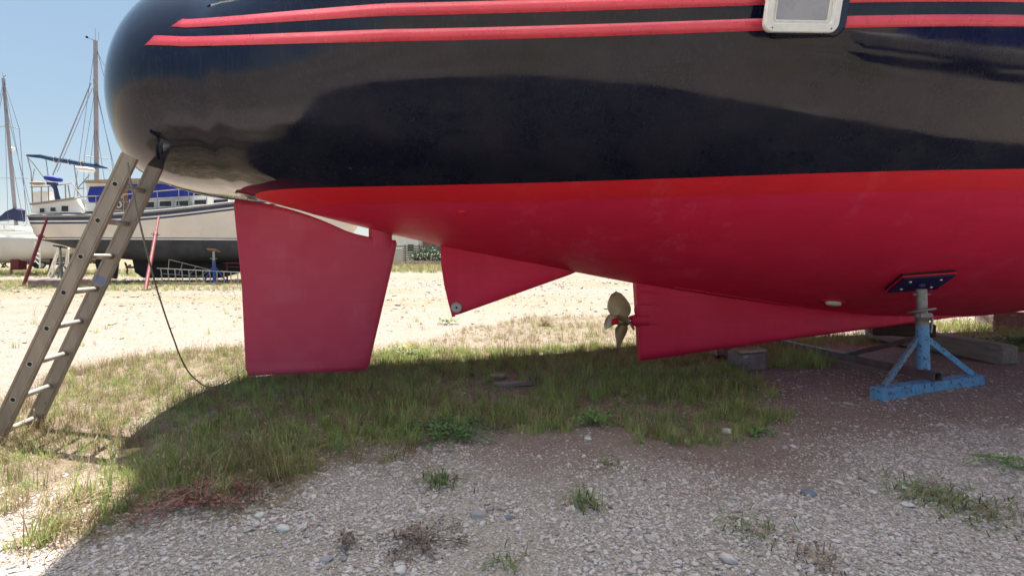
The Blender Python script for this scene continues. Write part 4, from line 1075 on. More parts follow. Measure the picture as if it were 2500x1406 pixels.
# ---- dark blue car parked beyond
def car(loc, rz):
    t = thing('parked_car', 'dark blue hatchback parked behind the catamaran', 'car', loc, rz)
    paint = pm('dark_blue_car_paint', (.018, .028, .085), (.014, .022, .07), 2, .18); M['carlight'] = pm('red_tail_lens', (.55, .02, .025), (.4, .015, .02), 20, .2)
    pr = [(-2.0, .32), (-2.08, .55), (-2.02, .95), (-1.75, 1.42), (-1.3, 1.52), (.3, 1.50), (1.0, 1.02), (1.9, .88), (2.05, .62), (2.0, .30)]
    bm = bmesh.new(); n = len(pr); cols = []
    for y, sc in ((-.86, .0), (-.80, .05), (.80, .05), (.86, .0)):
        cols.append([bm.verts.new((x, y*(.86 if z > 1.1 else 1), z)) for x, z in pr])
    for a_, b_ in zip(cols[:-1], cols[1:]):
        for i in range(n): bm.faces.new((a_[i], a_[(i+1) % n], b_[(i+1) % n], b_[i]))
    bm.faces.new(cols[0][::-1]); bm.faces.new(cols[-1])
    bmesh.ops.bevel(bm, geom=[e for e in bm.edges if e.is_manifold and e.calc_face_angle() > .6], offset=.05, segments=2, affect='EDGES'); bm.verts.index_update()
    mesh_obj('body', [q_.co.copy() for q_ in bm.verts], [[q_.index for q_ in f.verts] for f in bm.faces], paint, t, True); bm.free()
    mb = MB(); mb.prism([(-2.02, -.62, 1.0), (-1.80, -.58, 1.40), (-1.80, .58, 1.40), (-2.02, .62, 1.0)], (-.03, 0, .01)); mb.build('rear_window', M['glass'], t)
    for sd in (-1, 1):
        mb = MB(); mb.prism([(-1.5, sd*.80, 1.0), (-1.35, sd*.76, 1.40), (.2, sd*.76, 1.40), (.75, sd*.80, 1.03)], (0, sd*.03, 0)); mb.build('side_window', M['glass'], t)
        mb = MB(); mb.box((-2.05, sd*.68, .90), (.10, .26, .22), None, 0, .03); mb.build('tail_light', M['carlight'], t)
        for x in (-1.28, 1.30):
            mb = MB(); mb.tube([(x, sd*.70, .31), (x, sd*.88, .31)], .31, 22); wl_ = mb.build('wheel', M['rubber'], t)
            mb = MB(); mb.tube([(x, sd*.87, .31), (x, sd*.895, .31)], .19, 16); mb.build('rim', M['galv'], wl_)
    mb = MB(); mb.box((-2.09, 0, .50), (.14, 1.66, .22), None, 0, .05); mb.build('bumper', M['black'], t)
    mb = MB(); mb.box((-2.10, 0, .74), (.03, .50, .11)); mb.build('number_plate', M['white_plastic'], t)
    return t
cpos = gp(88, 655.5); car((cpos.x+.9, cpos.y+1.2, 0), R(52))
# bushes at the left edge
M['leaf'] = pm('bush_leaf', (.055, .085, .030), (.10, .125, .05), 3, .6, bump=0)
M['leaf_pale'] = pm('silvery_leaf', (.15, .19, .115), (.09, .13, .06), 2, .6, bump=0)
M['flower'] = pm('white_blossom', (.62, .62, .56), None, 8, .7, bump=0)
M['bark'] = pm('grey_bark', (.12, .095, .07), None, 8, .9)
def bush(label, c, rad, n, mat, lf=.09, group=None, cat='bush', name='bush', spikes=0, blossoms=0):
    t = thing(name, label, cat, (c[0], c[1], 0), 0, group)
    r_ = random.Random(int(c[0]*31+c[1]*17)); v = []; f = []
    for i in range(n):
        th = r_.uniform(0, 2*math.pi); ph = math.asin(r_.uniform(-.2, 1)); rr = r_.uniform(.55, 1.0)
        p = Vector((math.cos(th)*math.cos(ph)*rad[0]*rr, math.sin(th)*math.cos(ph)*rad[1]*rr, max(.05, rad[2]*(.35+.65*math.sin(ph)*rr))))
        p *= .8+.4*(mnoise(p*1.3+Vector((c[0], c[1], 0)))*.5+.5)
        a_ = Vector((r_.gauss(0, 1), r_.gauss(0, 1), r_.gauss(0, 1))).normalized(); b_ = a_.cross(Vector((r_.gauss(0, 1), r_.gauss(0, 1), .3))).normalized()
        k = len(v); L = lf*r_.uniform(.7, 1.5); v += [p-a_*L, p+b_*L*.4, p+a_*L, p-b_*L*.4]; f.append((k, k+1, k+2, k+3))
    for i in range(spikes):
        x = r_.uniform(-rad[0], rad[0]); y = r_.uniform(-rad[1], rad[1])*.8; z0 = rad[2]*.5; z1 = rad[2]*r_.uniform(.9, 1.35); dx = r_.uniform(-.25, .25)
        k = len(v); v += [Vector((x-.03, y, z0)), Vector((x+.03, y, z0)), Vector((x+dx, y, z1))]; f.append((k, k+1, k+2))
    mesh_obj('foliage', v, f, mat, t, False)
    if blossoms:
        mb = MB()
        for i in range(blossoms): mb.ell((r_.uniform(-rad[0], rad[0]), -rad[1]*r_.uniform(.8, 1.05), rad[2]*r_.uniform(.25, .72)), (.07, .05, .06), None, 0, 6, 4)
        o = mb.build('blossoms', M['flower'], t); o['kind'] = 'stuff'
    mb = MB()
    for i in range(5): mb.tube([(r_.uniform(-.3, .3)*rad[0], 0, 0), (r_.uniform(-.7, .7)*rad[0], r_.uniform(-.4, .4)*rad[1], rad[2]*.7)], [.05, .02], 6)
    mb.build('stems', M['bark'], t)
    return t
for x, y, w_, h_, lb in ((8, 653, 1.7, 1.9, 'rounded green bush at the left edge behind the red prop'), (-40, 653, 2.4, 2.3, 'larger green bush outside the left edge of the yard'), (205, 650, 2.0, 1.3, 'low green bush far behind the rudder of the cream boat')):
    p = gp(x, y); bush(lb, (p.x, p.y), (w_, 1.4, h_), 1500, M['leaf'], .13)

# ---- hedge, cabinet, fence and houses seen under the counter
HY = 66.
hx = lambda x: (x-1250)/1300*HY
bush('bushy hedge with white blossoms beside the beige cabinet', (hx(1042), HY+1.2), (2.5, .8, 2.0), 2600, M['leaf_pale'], .16, None, 'hedge', 'hedge', 160, 70)
bush('dense green hedge continuing behind the stern fin', (hx(1130), HY+1.2), (2.4, .8, 1.9), 1500, M['leaf_pale'], .16, None, 'hedge', 'hedge', 100, 30)
rough_block('planter_wall', 'low dark wall at the foot of the blossoming hedge', 'wall', (hx(1080), HY, .22), (9.0, .25, .44), 0, M['conc'], .02, .01)
kb = thing('utility_cabinet', 'beige utility cabinet standing in front of the hedge', 'cabinet', (hx(984), 62., 0))
M['beige'] = pm('beige_cabinet_paint', (.52, .48, .40), (.46, .42, .35), 3, .5)
mb = MB(); mb.box((0, 0, 1.0), (1.42, .6, 1.9), None, 0, .03); mb.build('body', M['beige'], kb)
mb = MB(); mb.box((0, 0, 1.98), (1.52, .7, .10), None, 0, .02); mb.build('lid', M['white_gel'], kb)
mb = MB(); mb.box((-.12, -.315, 1.0), (1.05, .03, 1.7), None, 0, .01); dr = mb.build('door', M['beige'], kb)
mb = MB(); mb.box((-.16, -.34, 1.62), (.09, .04, .09), None, 0, .01); mb.build('handle', M['black'], dr)
mb = MB(); mb.box((0, 0, .04), (1.46, .64, .08)); mb.build('plinth', M['conc'], kb)
wb = thing('white_house', 'white low house wall far beyond the hedge', 'house', (hx(948), 74., 0))
mb = MB(); mb.box((0, 2, 2.0), (4.6, 4, 4.0)); mb.build('wall', M['white_gel'], wb)
mb = MB(); mb.prism([(-2.6, -.3, 4.0), (2.6, -.3, 4.0), (2.6, 2, 4.9), (-2.6, 2, 4.9)], (0, .02, .12)); mb.prism([(-2.6, 2, 4.9), (2.6, 2, 4.9), (2.6, 4.3, 4.0), (-2.6, 4.3, 4.0)], (0, .02, .12)); mb.build('roof', M['teak'], wb)
mb = MB(); mb.box((1.3, -.02, 2.2), (1.0, .08, 1.1)); f_ = mb.build('window', M['white_plastic'], wb)
mb = MB(); mb.box((1.3, -.05, 2.2), (.84, .06, .94)); mb.build('pane', M['glass'], f_)
bh = thing('brown_house', 'brown grey house front behind the slatted fence', 'house', (hx(1040), 78., 0))
mb = MB(); mb.box((0, 2, 1.7), (8.0, 4, 3.4)); mb.build('wall', pm('brown_render', (.30, .235, .20), (.24, .19, .165), 2, .85), bh)
for x in (-2.6, .2, 2.6):
    mb = MB(); mb.box((x, -.03, 2.0), (1.1, .1, 1.2)); f_ = mb.build('window', M['white_plastic'], bh)
    mb = MB(); mb.box((x, -.06, 2.0), (.92, .08, 1.02)); mb.build('pane', M['glass'], f_)
mb = MB(); mb.box((0, 1.7, 3.5), (8.6, 4.9, .22)); mb.build('roof', M['grey_band'], bh)
sf = thing('slat_fence', 'dark horizontal slat fence between cabinet and house', 'fence', (hx(1010), 70., 0))
for k in range(7):
    mb = MB(); mb.box((0, 0, .55+.3*k), (7.5, .05, .16)); mb.build('slat', M['timber_grey'], sf)
for k in range(5):
    mb = MB(); mb.box((-3.7+1.85*k, .07, 1.3), (.12, .08, 2.6)); mb.build('post', M['timber_dark'], sf)

# ---- blue and white boat behind the viewpoint, mirrored in the topsides
rb = thing('motor_boat', 'blue and white motor boat ashore, seen mirrored in the navy topsides', 'boat', (6.6, -4.2, 0), R(20))
rxs = np.linspace(0, 8.5, 26); r_sh = pchip([0, 4, 8.5], [1.9, 2.0, 2.5]); r_k = pchip([0, 5, 7.5, 8.5], [.75, .6, 1.0, 2.2]); r_b = pchip([0, 4, 7, 8.5], [1.3, 1.4, .9, .03])
loft(rb, rxs, r_sh, r_k, r_b, [('bottom', lambda x: 0, lambda x: 1.1, M['jack_blue']), ('topsides', lambda x: 1.1, lambda x: 9, M['white_gel'])], 2.4, 1.4, .1, 1.5, 1.9, M['white_gel'])
mb = MB(); mb.prism([(1.2, -1.05, 1.95), (1.4, -.95, 3.0), (4.2, -.95, 3.0), (5.6, -.9, 2.1)], (0, 2.0, 0)); mb.build('cabin', M['blue_cover'], rb)
mb = MB(); mb.box((3, 0, .3), (1.2, .5, .6), None, 0, .03); mb.build('cradle', M['timber_dark'], rb)
mb = MB(); mb.box((6.2, 0, .3), (1.0, .5, .6), None, 0, .03); mb.build('cradle', M['timber_dark'], rb)
# ---------------------------------------------------------------- stones, grass and weeds
def lib(name): return bpy.data.collections.new(name)      # holds the pieces that get scattered; not linked to the scene
def into(c, name, v, f, mat, smooth=False):
    me = bpy.data.meshes.new(name); me.from_pydata([tuple(p) for p in v], [], f); me.materials.append(mat)
    me.polygons.foreach_set('use_smooth', [smooth]*len(f)); me.update(); o = bpy.data.objects.new(name, me); c.objects.link(o)
def scatter(name, pts, scl, rot, pick, coll, label, cat):
    me = bpy.data.meshes.new(name); me.vertices.add(len(pts)); me.vertices.foreach_set('co', np.asarray(pts, np.float32).ravel())
    for nm, ty, arr in (('scl', 'FLOAT_VECTOR', scl), ('rot', 'FLOAT_VECTOR', rot), ('pick', 'INT', pick)):
        a_ = me.attributes.new(nm, ty, 'POINT')
        a_.data.foreach_set('vector' if ty == 'FLOAT_VECTOR' else 'value', np.asarray(arr, np.float32 if ty != 'INT' else np.int32).ravel())
    o = link(bpy.data.objects.new(name, me)); tag(o, label, cat, None, 'stuff')
    g = bpy.data.node_groups.new(name, 'GeometryNodeTree')
    g.interface.new_socket('Geometry', in_out='INPUT', socket_type='NodeSocketGeometry'); g.interface.new_socket('Geometry', in_out='OUTPUT', socket_type='NodeSocketGeometry')
    N = g.nodes.new; i_ = N('NodeGroupInput'); o_ = N('NodeGroupOutput'); ip = N('GeometryNodeInstanceOnPoints'); ci = N('GeometryNodeCollectionInfo')
    ci.inputs[0].default_value = coll; ci.inputs['Separate Children'].default_value = True; ci.inputs['Reset Children'].default_value = True
    g.links.new(i_.outputs[0], ip.inputs['Points']); g.links.new(ci.outputs[0], ip.inputs['Instance']); ip.inputs['Pick Instance'].default_value = True
    for nm, ty, so_ in (('scl', 'FLOAT_VECTOR', 'Scale'), ('rot', 'FLOAT_VECTOR', 'Rotation'), ('pick', 'INT', 'Instance Index')):
        na = N('GeometryNodeInputNamedAttribute'); na.data_type = ty; na.inputs[0].default_value = nm
        g.links.new(na.outputs[0], ip.inputs[so_])
    g.links.new(ip.outputs[0], o_.inputs[0])
    o.modifiers.new('scatter', 'NODES').node_group = g
    return o
def gza(x, y):
    fd = np.clip((30-np.hypot(x, y))/15, 0, 1)
    return (.012*np.sin(x*1.3+.7*y)+.010*np.sin(y*1.9-x*.6+1)+.006*np.sin(3.1*x+2.3*y))*fd
def wobble(x, y): return x+(fbm(x*1.6, y*1.6, 3)-.5)*.9, y+(fbm(x*1.6+40, y*1.6, 5)-.5)*.9

def stone_mat(name, *stops, rough=.85):
    q = NT(name); oi = q.n('ObjectInfo'); c = q.ramp(oi.outputs['Random'], *stops)
    c = q.mix(q.math('MULTIPLY', q.noise(40, 6, .7, q.co(None)), .45), c, (.30, .25, .21))
    q.set('Base Color', c); q.set('Roughness', rough); q.set('Specular IOR Level', .25); q.bump(q.noise(2.5, 6), .3, .2); return q.m
M['pebble'] = stone_mat('pebble_stone', (0, (0.5054, 0.4267, 0.3928)), (.25, (0.647, 0.5626, 0.5318)), (.5, (0.7278, 0.647, 0.618)), (.70, (0.5054, 0.436, 0.412)), (.82, (0.4043, 0.3563, 0.3545)), (.88, (0.5862, 0.4688, 0.4024)), (.93, (0.2527, 0.2298, 0.2395)), (1, (0.4043, 0.2907, 0.2395)))
def rock_verts(seed, sub=2, flat=.62, jag=.35):
    bm = bmesh.new(); bmesh.ops.create_icosphere(bm, subdivisions=sub, radius=1)
    r_ = random.Random(seed); off = Vector((r_.uniform(-9, 9), r_.uniform(-9, 9), r_.uniform(-9, 9))); sx, sy = r_.uniform(.8, 1.25), r_.uniform(.75, 1.05)
    pl_ = [(Vector((r_.gauss(0, 1), r_.gauss(0, 1), r_.gauss(0, 1))).normalized(), r_.uniform(.62, .9)) for _ in range(7)]
    for p in bm.verts:
        q_ = p.co*(1+jag*mnoise(p.co*1.1+off))
        for n_, d_ in pl_:
            e = q_.dot(n_)-d_
            if e > 0: q_ -= n_*e*.85
        p.co = Vector((q_.x*sx, q_.y*sy, q_.z*flat))
    bm.verts.index_update(); v = [p.co.copy() for p in bm.verts]; f = [[p.index for p in q_.verts] for q_ in bm.faces]; bm.free(); return v, f
M['yard_stone'] = stone_mat('yard_stone', (0, (.38, .33, .27)), (.35, (.28, .24, .20)), (.6, (.44, .39, .32)), (.8, (.20, .18, .165)), (1, (.34, .29, .23)))
PL = lib('pebble_kinds')
for k in range(8): into(PL, 'pebble_%d' % k, *rock_verts(k, 1 if k % 2 else 2), M['pebble'], k % 3 != 0)
for k in range(4): into(PL, 'pebble_9%d' % k, *rock_verts(30+k, 1, .5), M['yard_stone'], False)
def sample(n, x0, x1, y0, y1): return rng.uniform(x0, x1, n), rng.uniform(y0, y1, n)
P_PEB = gpoly([(-900, 1300), (0, 1290), (240, 1230), (500, 1270), (680, 1190), (740, 1140), (1000, 1085), (1300, 1110), (1900, 1130), (2300, 1040), (2700, 960), (3600, 1100), (4200, 2200), (1200, 2600), (-2500, 2200)])
X_, Y_ = sample(420000, -4.6, 5.2, .5, 5.0)
wx, wy = wobble(X_, Y_)
jx, jy = rng.normal(0, .17, len(X_)), rng.normal(0, .22, len(X_))      # stones thin out gradually towards the bare earth
inp = inpoly(wx+jx, wy+jy, P_PEB); ine = inpoly(wx+jx, wy+jy, P_EARTH)
clump = fbm(X_*2.2, Y_*2.2, 21)
vis = np.abs(X_) < (Y_*1.02+.35)
keep = vis & (rng.random(len(X_)) < np.where(ine, .05+.12*clump, np.where(inp, np.clip(-.12+2.1*(.55*clump+.45*fbm(X_*.8+5, Y_*.9, 41)), .10, 1), .10*clump)))
X_, Y_, cl_ = X_[keep], Y_[keep], clump[keep]
n = len(X_); r_ = np.exp(rng.normal(math.log(.0050), .40, n))*(.8+.5*cl_)
big = rng.random(n) < .010; r_[big] *= rng.uniform(1.5, 2.6, big.sum())
pts = np.stack([X_, Y_, gza(X_, Y_)+r_*.18], -1)
# sparse bigger stones over the yard beyond
X2, Y2 = sample(26000, -20, 12, 4.5, 26)
k2 = (np.abs(X2) < Y2*1.02) & (rng.random(26000) < np.clip(fbm(X2*.8, Y2*1.2, 31)*1.3-.18, 0, 1)) & ~inpoly(X2, Y2, P_GREEN) & ~inpoly(X2, Y2, P_MID)
X2, Y2 = X2[k2], Y2[k2]; r2 = np.exp(rng.normal(math.log(.014), .5, len(X2)))*np.clip(Y2/9, .7, 1.6)
pts = np.concatenate([pts, np.stack([X2, Y2, gza(X2, Y2)+r2*.12], -1)]); rr = np.concatenate([r_, r2]); n = len(rr)
scatter('gravel', pts, rr[:, None]*rng.uniform(.75, 1.3, (n, 3))*np.array([1, 1, .72]), np.stack([rng.normal(0, .25, n), rng.normal(0, .25, n), rng.uniform(0, 6.28, n)], -1), np.where(np.arange(n) < len(r_), np.where(np.concatenate([(~inp | ine)[keep] & (rng.random(len(r_)) < .72), np.zeros(len(r2), bool)]), rng.integers(8, 12, n), rng.integers(0, 8, n)), rng.integers(8, 12, n)), PL, 'pale loose gravel and pebbles covering the yard', 'gravel')

# ---- grass
def grass_mat(name, *stops, tl=.35):
    q = NT(name); oi = q.n('ObjectInfo'); c = q.ramp(oi.outputs['Random'], *stops)
    q.set('Base Color', c); q.set('Roughness', .6); q.set('Specular IOR Level', .25)
    t_ = q.n('BsdfTranslucent'); q.l(c, t_.inputs[0]); ms = q.n('MixShader'); ms.inputs[0].default_value = tl
    q.l(q.b.outputs[0], ms.inputs[1]); q.l(t_.outputs[0], ms.inputs[2]); q.l(ms.outputs[0], q.t.nodes['Material Output'].inputs[0]); return q.m
M['grass_green'] = grass_mat('green_grass', (0, (0.1972, 0.2811, 0.06889)), (.4, (0.3059, 0.3879, 0.1149)), (.75, (0.4143, 0.4558, 0.1607)), (1, (0.1776, 0.2909, 0.1149)))
M['grass_straw'] = grass_mat('dry_grass', (0, (0.302, 0.2368, 0.1304)), (.35, (0.2471, 0.1853, 0.0961)), (.7, (0.2059, 0.1407, 0.07894)), (1, (0.3569, 0.2952, 0.1853)), tl=.25)
def tuft(seed, n, h, lean, wd, straw=False, droop=.5, spread=.03):
    r_ = random.Random(seed); v = []; f = []
    for i in range(n):
        a_ = r_.uniform(0, 6.283); L = h*r_.uniform(.45, 1.15); le = lean*r_.uniform(.2, 1.2); dr = droop*r_.uniform(.2, 1.3)
        b0 = Vector((r_.gauss(0, spread), r_.gauss(0, spread), 0)); d = Vector((math.cos(a_), math.sin(a_), 0)); sd = Vector((-d.y, d.x, 0))
        k = len(v); ns = 4; wv = wd*r_.uniform(.7, 1.3); kink = r_.uniform(-.25, .25)
        p = b0.copy()
        for j in range(ns+1):
            t = j/ns; ang = le+dr*t*t
            if j: p = p+(d*math.sin(ang)+sd*kink*t+Vector((0, 0, math.cos(ang))))*(L/ns)
            ww = wv*(1-t**1.6)*.5+.0004
            v += [p-sd*ww, p+sd*ww]
        for j in range(ns): q_ = k+2*j; f.append((q_, q_+1, q_+3, q_+2))
        if straw and r_.random() < .45:      # seed head
            k = len(v); tip = p; dd_ = (v[-1]-v[-3]).normalized() if (v[-1]-v[-3]).length > 1e-6 else Vector((0, 0, 1))
            v += [tip-sd*.003, tip+dd_*.018-sd*.0045, tip+dd_*.04, tip+dd_*.018+sd*.0045]; f.append((k, k+1, k+2, k+3))
    return v, f
def stalks(seed, n, L):
    r_ = random.Random(seed); v = []; f = []
    for i in range(n):
        a_ = r_.uniform(0, 6.283); p = Vector((r_.gauss(0, .05), r_.gauss(0, .05), r_.uniform(.004, .03))); ll = L*r_.uniform(.4, 1.2); cv = r_.uniform(-1.2, 1.2); k = len(v); rise = r_.uniform(-.02, .25)
        for j in range(5):
            sd = Vector((-math.sin(a_), math.cos(a_), 0))*.0016
            v += [p-sd, p+sd+Vector((0, 0, .001))]; a_ += cv/4
            p = p+Vector((math.cos(a_), math.sin(a_), rise*(1-j/2.2)))*(ll/4); p.z = max(p.z, .003)
        for j in range(4): q_ = k+2*j; f.append((q_, q_+1, q_+3, q_+2))
    return v, f
GL = lib('grass_kinds')
names = []
for k in range(5): into(GL, 'g0%d' % k, *tuft(k, 15, .15, .35, .0052), M['grass_green'])            # 0-4 green
for k in range(3): into(GL, 'g1%d' % k, *tuft(20+k, 12, .22, .45, .0036, True, .6), M['grass_straw'])  # 5-7 dry standing
for k in range(2): into(GL, 'g2%d' % k, *stalks(40+k, 9, .22), M['grass_straw'])                        # 8-9 dry lying
for k in range(2): into(GL, 'g3%d' % k, *tuft(60+k, 20, .07, .7, .0055, False, .8), M['grass_green'])  # 10-11 short green
G = {'p': [], 's': [], 'r': [], 'k': []}
def sow(poly, dens, mix, smin, smax, clumpy=.5, seed=50, thin=None):
    P = np.array(poly); x0, y0 = P.min(0)-.5; x1, y1 = P.max(0)+.5
    n = int(dens*(x1-x0)*(y1-y0)); x, y = sample(n, x0, x1, y0, y1); wx, wy = wobble(x, y)
    c = fbm(x*2.6, y*2.6, seed); k = inpoly(wx, wy, poly) & (np.abs(x) < y*1.05+.6)
    c2 = fbm(x*.9+11, y*1.1, seed+2); k &= rng.random(n) < np.clip(1-clumpy+clumpy*(.6*c+.4*c2-.28)*3.8, .02, 1)
    x, y, c = x[k], y[k], c[k]; n = len(x)
    ks = np.concatenate([np.full(int(1000*w_), i) for i, w_ in mix.items()])
    # kinds come in drifts: green where one noise is high, straw where it is low
    d_ = fbm(x*1.3+7, y*1.3, seed+4); pick = ks[rng.integers(0, len(ks), n)]
    s_ = rng.uniform(smin, smax, n)*(.7+.6*c)
    G['p'].append(np.stack([x, y, gza(x, y)-.004], -1)); G['s'].append(s_); G['k'].append(pick)
    G['r'].append(np.stack([rng.normal(0, .12, n), rng.normal(0, .12, n), rng.uniform(0, 6.28, n)], -1))
gmix = lambda g_, s_, l_, sh_: {**{i: g_/5 for i in range(5)}, **{i: s_/3 for i in (5, 6, 7)}, **{i: l_/2 for i in (8, 9)}, **{i: sh_/2 for i in (10, 11)}}
sow(P_DRY, 620, gmix(.18, .40, .26, .16), .28, .62, .7, 50)
sow(P_GREEN, 760, gmix(.44, .18, .22, .16), .26, .74, .68, 60)
sow(P_MID, 760, gmix(.44, .14, .26, .16), .26, .76, .78, 70)
sow(P_STRAW, 240, gmix(.16, .32, .38, .14), .25, .55, .95, 80)
sow(P_EDGE, 620, gmix(.06, .18, .70, .06), .4, .95, .6, 90)
sow(gpoly([(1700, 850), (1950, 830), (2350, 790), (2600, 800), (2600, 850), (2480, 860), (2300, 815), (2000, 850), (1950, 930), (1890, 900)]), 260, gmix(.5, .2, .2, .1), .5, 1.0, .7, 95)
# thin tufts over the yard, and the grassy strips by the far boats
def band(x0, x1, y0, y1, n, smin, smax, mix, clumpy, seed): sow([(x0, y0), (x1, y0), (x1, y1), (x0, y1)], n, mix, smin, smax, clumpy, seed)
band(-9, 6, 6, 14, 5, .35, .8, gmix(.3, .2, .3, .2), .95, 100)
band(-26, -7, 16.5, 23.5, 34, .5, 1.1, gmix(.34, .36, .1, .2), .8, 110)
band(-42, -8, 27, 40, 10, .8, 1.7, gmix(.4, .3, .1, .2), .6, 120)
band(-22, 0, 34, 62, 4, 1.5, 3.0, gmix(.3, .5, .1, .1), .7, 130)
p_ = np.concatenate(G['p']); s_ = np.concatenate(G['s']); n = len(p_)
scatter('grass', p_, np.stack([s_, s_, s_*rng.uniform(.75, 1.25, n)], -1), np.concatenate(G['r']), np.concatenate(G['k']), GL, 'green and straw coloured grass growing in the gravel', 'grass')

# ---- single weeds and stones one can point to
M['weed_leaf'] = pm('dark_weed_leaf', (0.063, 0.133, 0.049), (0.098, 0.175, 0.056), 20, .55, bump=0)
M['weed_bright'] = pm('bright_weed_leaf', (0.105, 0.224, 0.049), (0.154, 0.266, 0.07), 20, .55, bump=0)
M['weed_red'] = pm('reddish_dead_weed', (.30, .10, .10), (.20, .10, .07), 20, .85, bump=0)
M['weed_dry'] = pm('brown_dead_weed', (0.224, 0.154, 0.119), (0.14, 0.098, 0.077), 20, .8, bump=0)
def leafy(label, px, rad, n, mat, lf=.016, h=.07, cat='weed'):
    g_ = gp(*px); t = thing('weed', label, cat, (g_.x, g_.y, gz(g_.x, g_.y))); r_ = random.Random(px[0]*7+px[1]); v = []; f = []
    mb = MB()
    for i in range(max(5, n//26)):
        a_ = r_.uniform(0, 6.283); L = rad*r_.uniform(.5, 1.15); st_ = [Vector((math.cos(a_+.3*u)*L*u, math.sin(a_+.3*u)*L*u*.9, h*math.sin(math.pi*min(u*.8+.1, 1))*r_.uniform(.6, 1))) for u in (0, .35, .7, 1)]
        mb.tube(st_, .0018, 4)
        for j in range(26):
            u = r_.uniform(.15, 1); k = min(int(u*3), 2); p = st_[k].lerp(st_[k+1], u*3-k)+Vector((r_.gauss(0, lf), r_.gauss(0, lf), abs(r_.gauss(0, lf*.8))))
            d = Vector((r_.gauss(0, 1), r_.gauss(0, 1), r_.gauss(.3, .4))).normalized(); sd = d.cross(Vector((r_.gauss(0, .3), r_.gauss(0, .3), 1))).normalized(); L2 = lf*r_.uniform(.7, 1.4)
            q_ = len(v); v += [p, p+d*L2*.5+sd*L2*.42, p+d*L2, p+d*L2*.5-sd*L2*.42]; f.append((q_, q_+1, q_+2, q_+3))
    mesh_obj('leaves', v, f, mat, t, False)['kind'] = 'stuff'; mb.build('stems', mat, t)['kind'] = 'stuff'; return t
def grassy(label, px, n, h, mat, lean=.5, cat='weed', spread=.035):
    g_ = gp(*px); t = thing('grass_tuft', label, cat, (g_.x, g_.y, gz(g_.x, g_.y))); v, f = tuft(px[0], n, h, lean, .0055, False, .9, spread)
    mesh_obj('blades', v, f, mat, t, False)['kind'] = 'stuff'; v, f = stalks(px[1], max(4, n//5), h*1.4); mesh_obj('runners', v, f, M['grass_straw'], t, False)['kind'] = 'stuff'; return t
M['tuft_green'] = pm('tuft_blade_green', (0.112, 0.175, 0.049), (0.182, 0.224, 0.077), 25, .6, bump=0)
leafy('low dark green leafy weed spreading at the near edge of the grass', (1110, 1062), .36, 900, M['weed_leaf'], .017, .06)
leafy('leafy green weed at the grass edge left of the keel block', (1445, 1040), .15, 220, M['weed_bright'], .018, .07)
leafy('bright green flat weed at the right edge of the picture', (2485, 1140), .26, 480, M['weed_bright'], .014, .045)
leafy('small green rosette weed at the right end of the grass', (1850, 1055), .12, 150, M['weed_bright'], .017, .04)
leafy('small bright green weed alone on the sunlit gravel', (1095, 787), .22, 170, M['weed_bright'], .030, .07)
grassy('green grass tuft alone on the gravel below the stern fin', (1070, 1180), 110, .085, M['tuft_green'], .8, spread=.05)
grassy('grass tuft with long runners on the gravel below the propeller', (1425, 1235), 75, .10, M['tuft_green'], .65)
leafy('brown dead weed patch on the gravel in the foreground', (1030, 1320), .18, 420, M['weed_dry'], .012, .03)
leafy('small reddish dead weed left of the brown patch', (835, 1330), .09, 130, M['weed_dry'], .012, .035)
grassy('sprawling grass weed right of the middle in the gravel', (2270, 1195), 190, .075, M['tuft_green'], 1.0, spread=.085)
grassy('low grass weed beside the right edge of the gravel', (2400, 1240), 230, .065, M['tuft_green'], 1.1, spread=.12)
grassy('thin flattened grass weed in the lower right gravel', (1835, 1290), 60, .08, M['tuft_green'], 1.1, spread=.06)
grassy('dark withered tuft at the bottom right of the gravel', (1985, 1370), 70, .05, M['weed_dry'], 1.1, spread=.06)
grassy('small green tuft on bare earth below the propeller', (1480, 1140), 28, .05, M['tuft_green'], .8)
grassy('wispy tuft at the bottom edge right of the brown weed', (1230, 1375), 26, .07, M['tuft_green'], .9)
leafy('dark bushy weed behind the end of the concrete beam', (2475, 850), .40, 520, M['weed_leaf'], .028, .14)
leafy('weed growing against the pale concrete beam behind the stand', (2130, 822), .26, 260, M['weed_leaf'], .024, .10)
grassy('tall dry straw tuft standing at the edge of the sunlit gravel', (1335, 796), 110, .16, M['grass_straw'], .8)
def stone(label, px, rad, mat, flat=.55, seed=0):
    g_ = gp(*px); v, f = rock_verts(100+seed, 3, flat, .3); o = mesh_obj('stone', [p*rad for p in v], f, mat, None, True)
    o.location = (g_.x, g_.y, gz(g_.x, g_.y)+rad*flat*.35); o.rotation_euler = (0, 0, seed*1.3); return tag(o, label, 'stone')
M['st_yellow'] = pm('yellowish_stone', (.46, .36, .19), (.36, .27, .15), 14, .85, bump=.4, bs=40)
M['st_white'] = pm('white_stone', (.60, .57, .53), (.48, .45, .42), 14, .8, bump=.4, bs=40)
M['st_grey'] = pm('grey_stone', (.33, .32, .32), (.25, .245, .25), 14, .8, bump=.4, bs=40, c3=(.40, .12, .10), c3t=.74)
M['st_blue'] = pm('blue_grey_stone', (.17, .19, .24), (.12, .135, .17), 14, .75, bump=.4, bs=40)
stone('yellowish stone lying in the dry grass by the shadow edge', (312, 1110), .052, M['st_yellow'], .5, 1)
stone('angular white stone standing in the foreground gravel', (693, 1296), .024, M['st_white'], .8, 2)
stone('white stone at the edge of the shaded grass', (632, 1262), .020, M['st_white'], .7, 3)
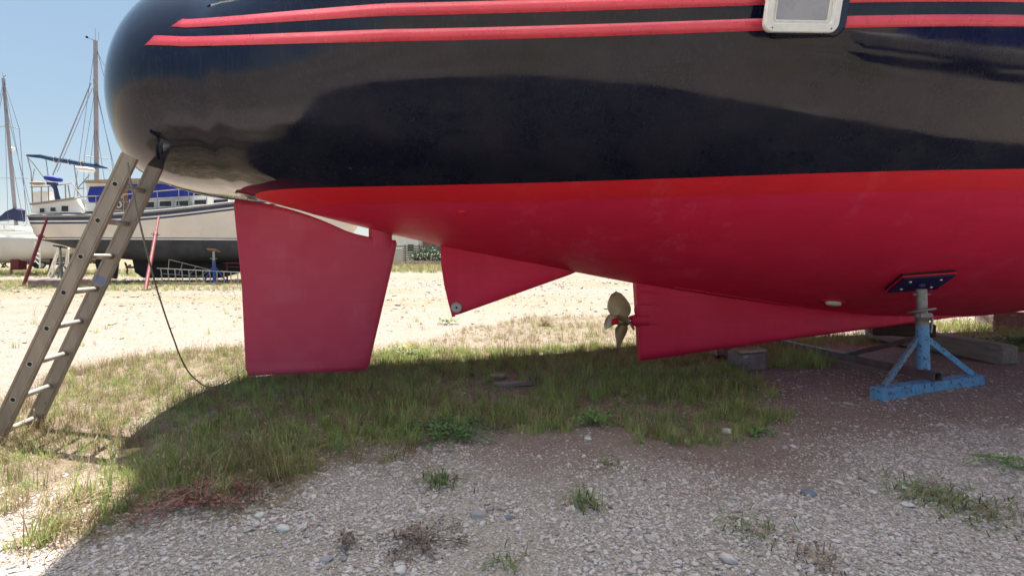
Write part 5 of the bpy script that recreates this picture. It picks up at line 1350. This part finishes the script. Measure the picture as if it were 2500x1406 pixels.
stone('flat grey stone with a reddish spot in the gravel', (1166, 1256), .040, M['st_grey'], .35, 4)
stone('flat slate blue stone next to the grey one', (1243, 1263), .022, M['st_blue'], .4, 5)
stone('round white stone at the grass edge below the skeg', (1775, 1050), .034, M['st_white'], .6, 6)
stone('pale stone at the grass edge left of the round white one', (1435, 1078), .022, M['st_white'], .6, 7)
stone('dark blue grey stone flush in the right gravel', (1975, 1197), .040, M['st_blue'], .3, 8)
stone('broad pale stone beside the sprawling grass weed', (2218, 1222), .032, M['st_white'], .45, 9)
stone('rounded grey stone at the bottom left of the gravel', (795, 1368), .026, M['st_grey'], .5, 10)
stone('pale pebble at the bottom of the gravel', (978, 1392), .024, M['st_white'], .5, 11)
stone('pale rock lying behind the blue stand on the brown earth', (2305, 823), .06, M['st_white'], .5, 12)
rough_block('half_buried_board', 'grey board half buried in the shaded grass', 'board', tuple(gp(1255, 940)+Vector((0, 0, .012))), (.34, .08, .03), R(6), M['timber_grey'], .004, .004)
rough_block('stone_slab', 'small pale flat stone slab in the shaded grass', 'stone', tuple(gp(1215, 922)+Vector((0, 0, .012))), (.13, .07, .03), R(-6), M['conc_pale'], .008, .006)

# a patch of tiny yellow flowers at the sunlit edge of the grass
M['petal'] = pm('yellow_petal', (.70, .50, .03), (.62, .42, .02), 20, .6, bump=0)
fl = thing('flowering_weed', 'low weed with tiny yellow flowers right of the rudder foot', 'weed', tuple(gp(975, 868)))
v, f = tuft(77, 120, .13, .9, .005, False, .8); mesh_obj('blades', [Vector((p_.x*4, p_.y*3, p_.z)) for p_ in v], f, M['tuft_green'], fl, False)['kind'] = 'stuff'
mb = MB()
for i in range(34): mb.ell((rnd.gauss(0, .22), rnd.gauss(0, .16), rnd.uniform(.07, .15)), (.010, .010, .006), None, 0, 6, 4)
o = mb.build('flowers', M['petal'], fl); o['kind'] = 'stuff'

leafy('reddish brown dead weed at the front edge of the shaded grass', (470, 1235), .28, 620, M['weed_red'], .014, .04)
leafy('small pinkish dead weed beside the white stone at the grass edge', (590, 1212), .10, 170, M['weed_red'], .013, .035)
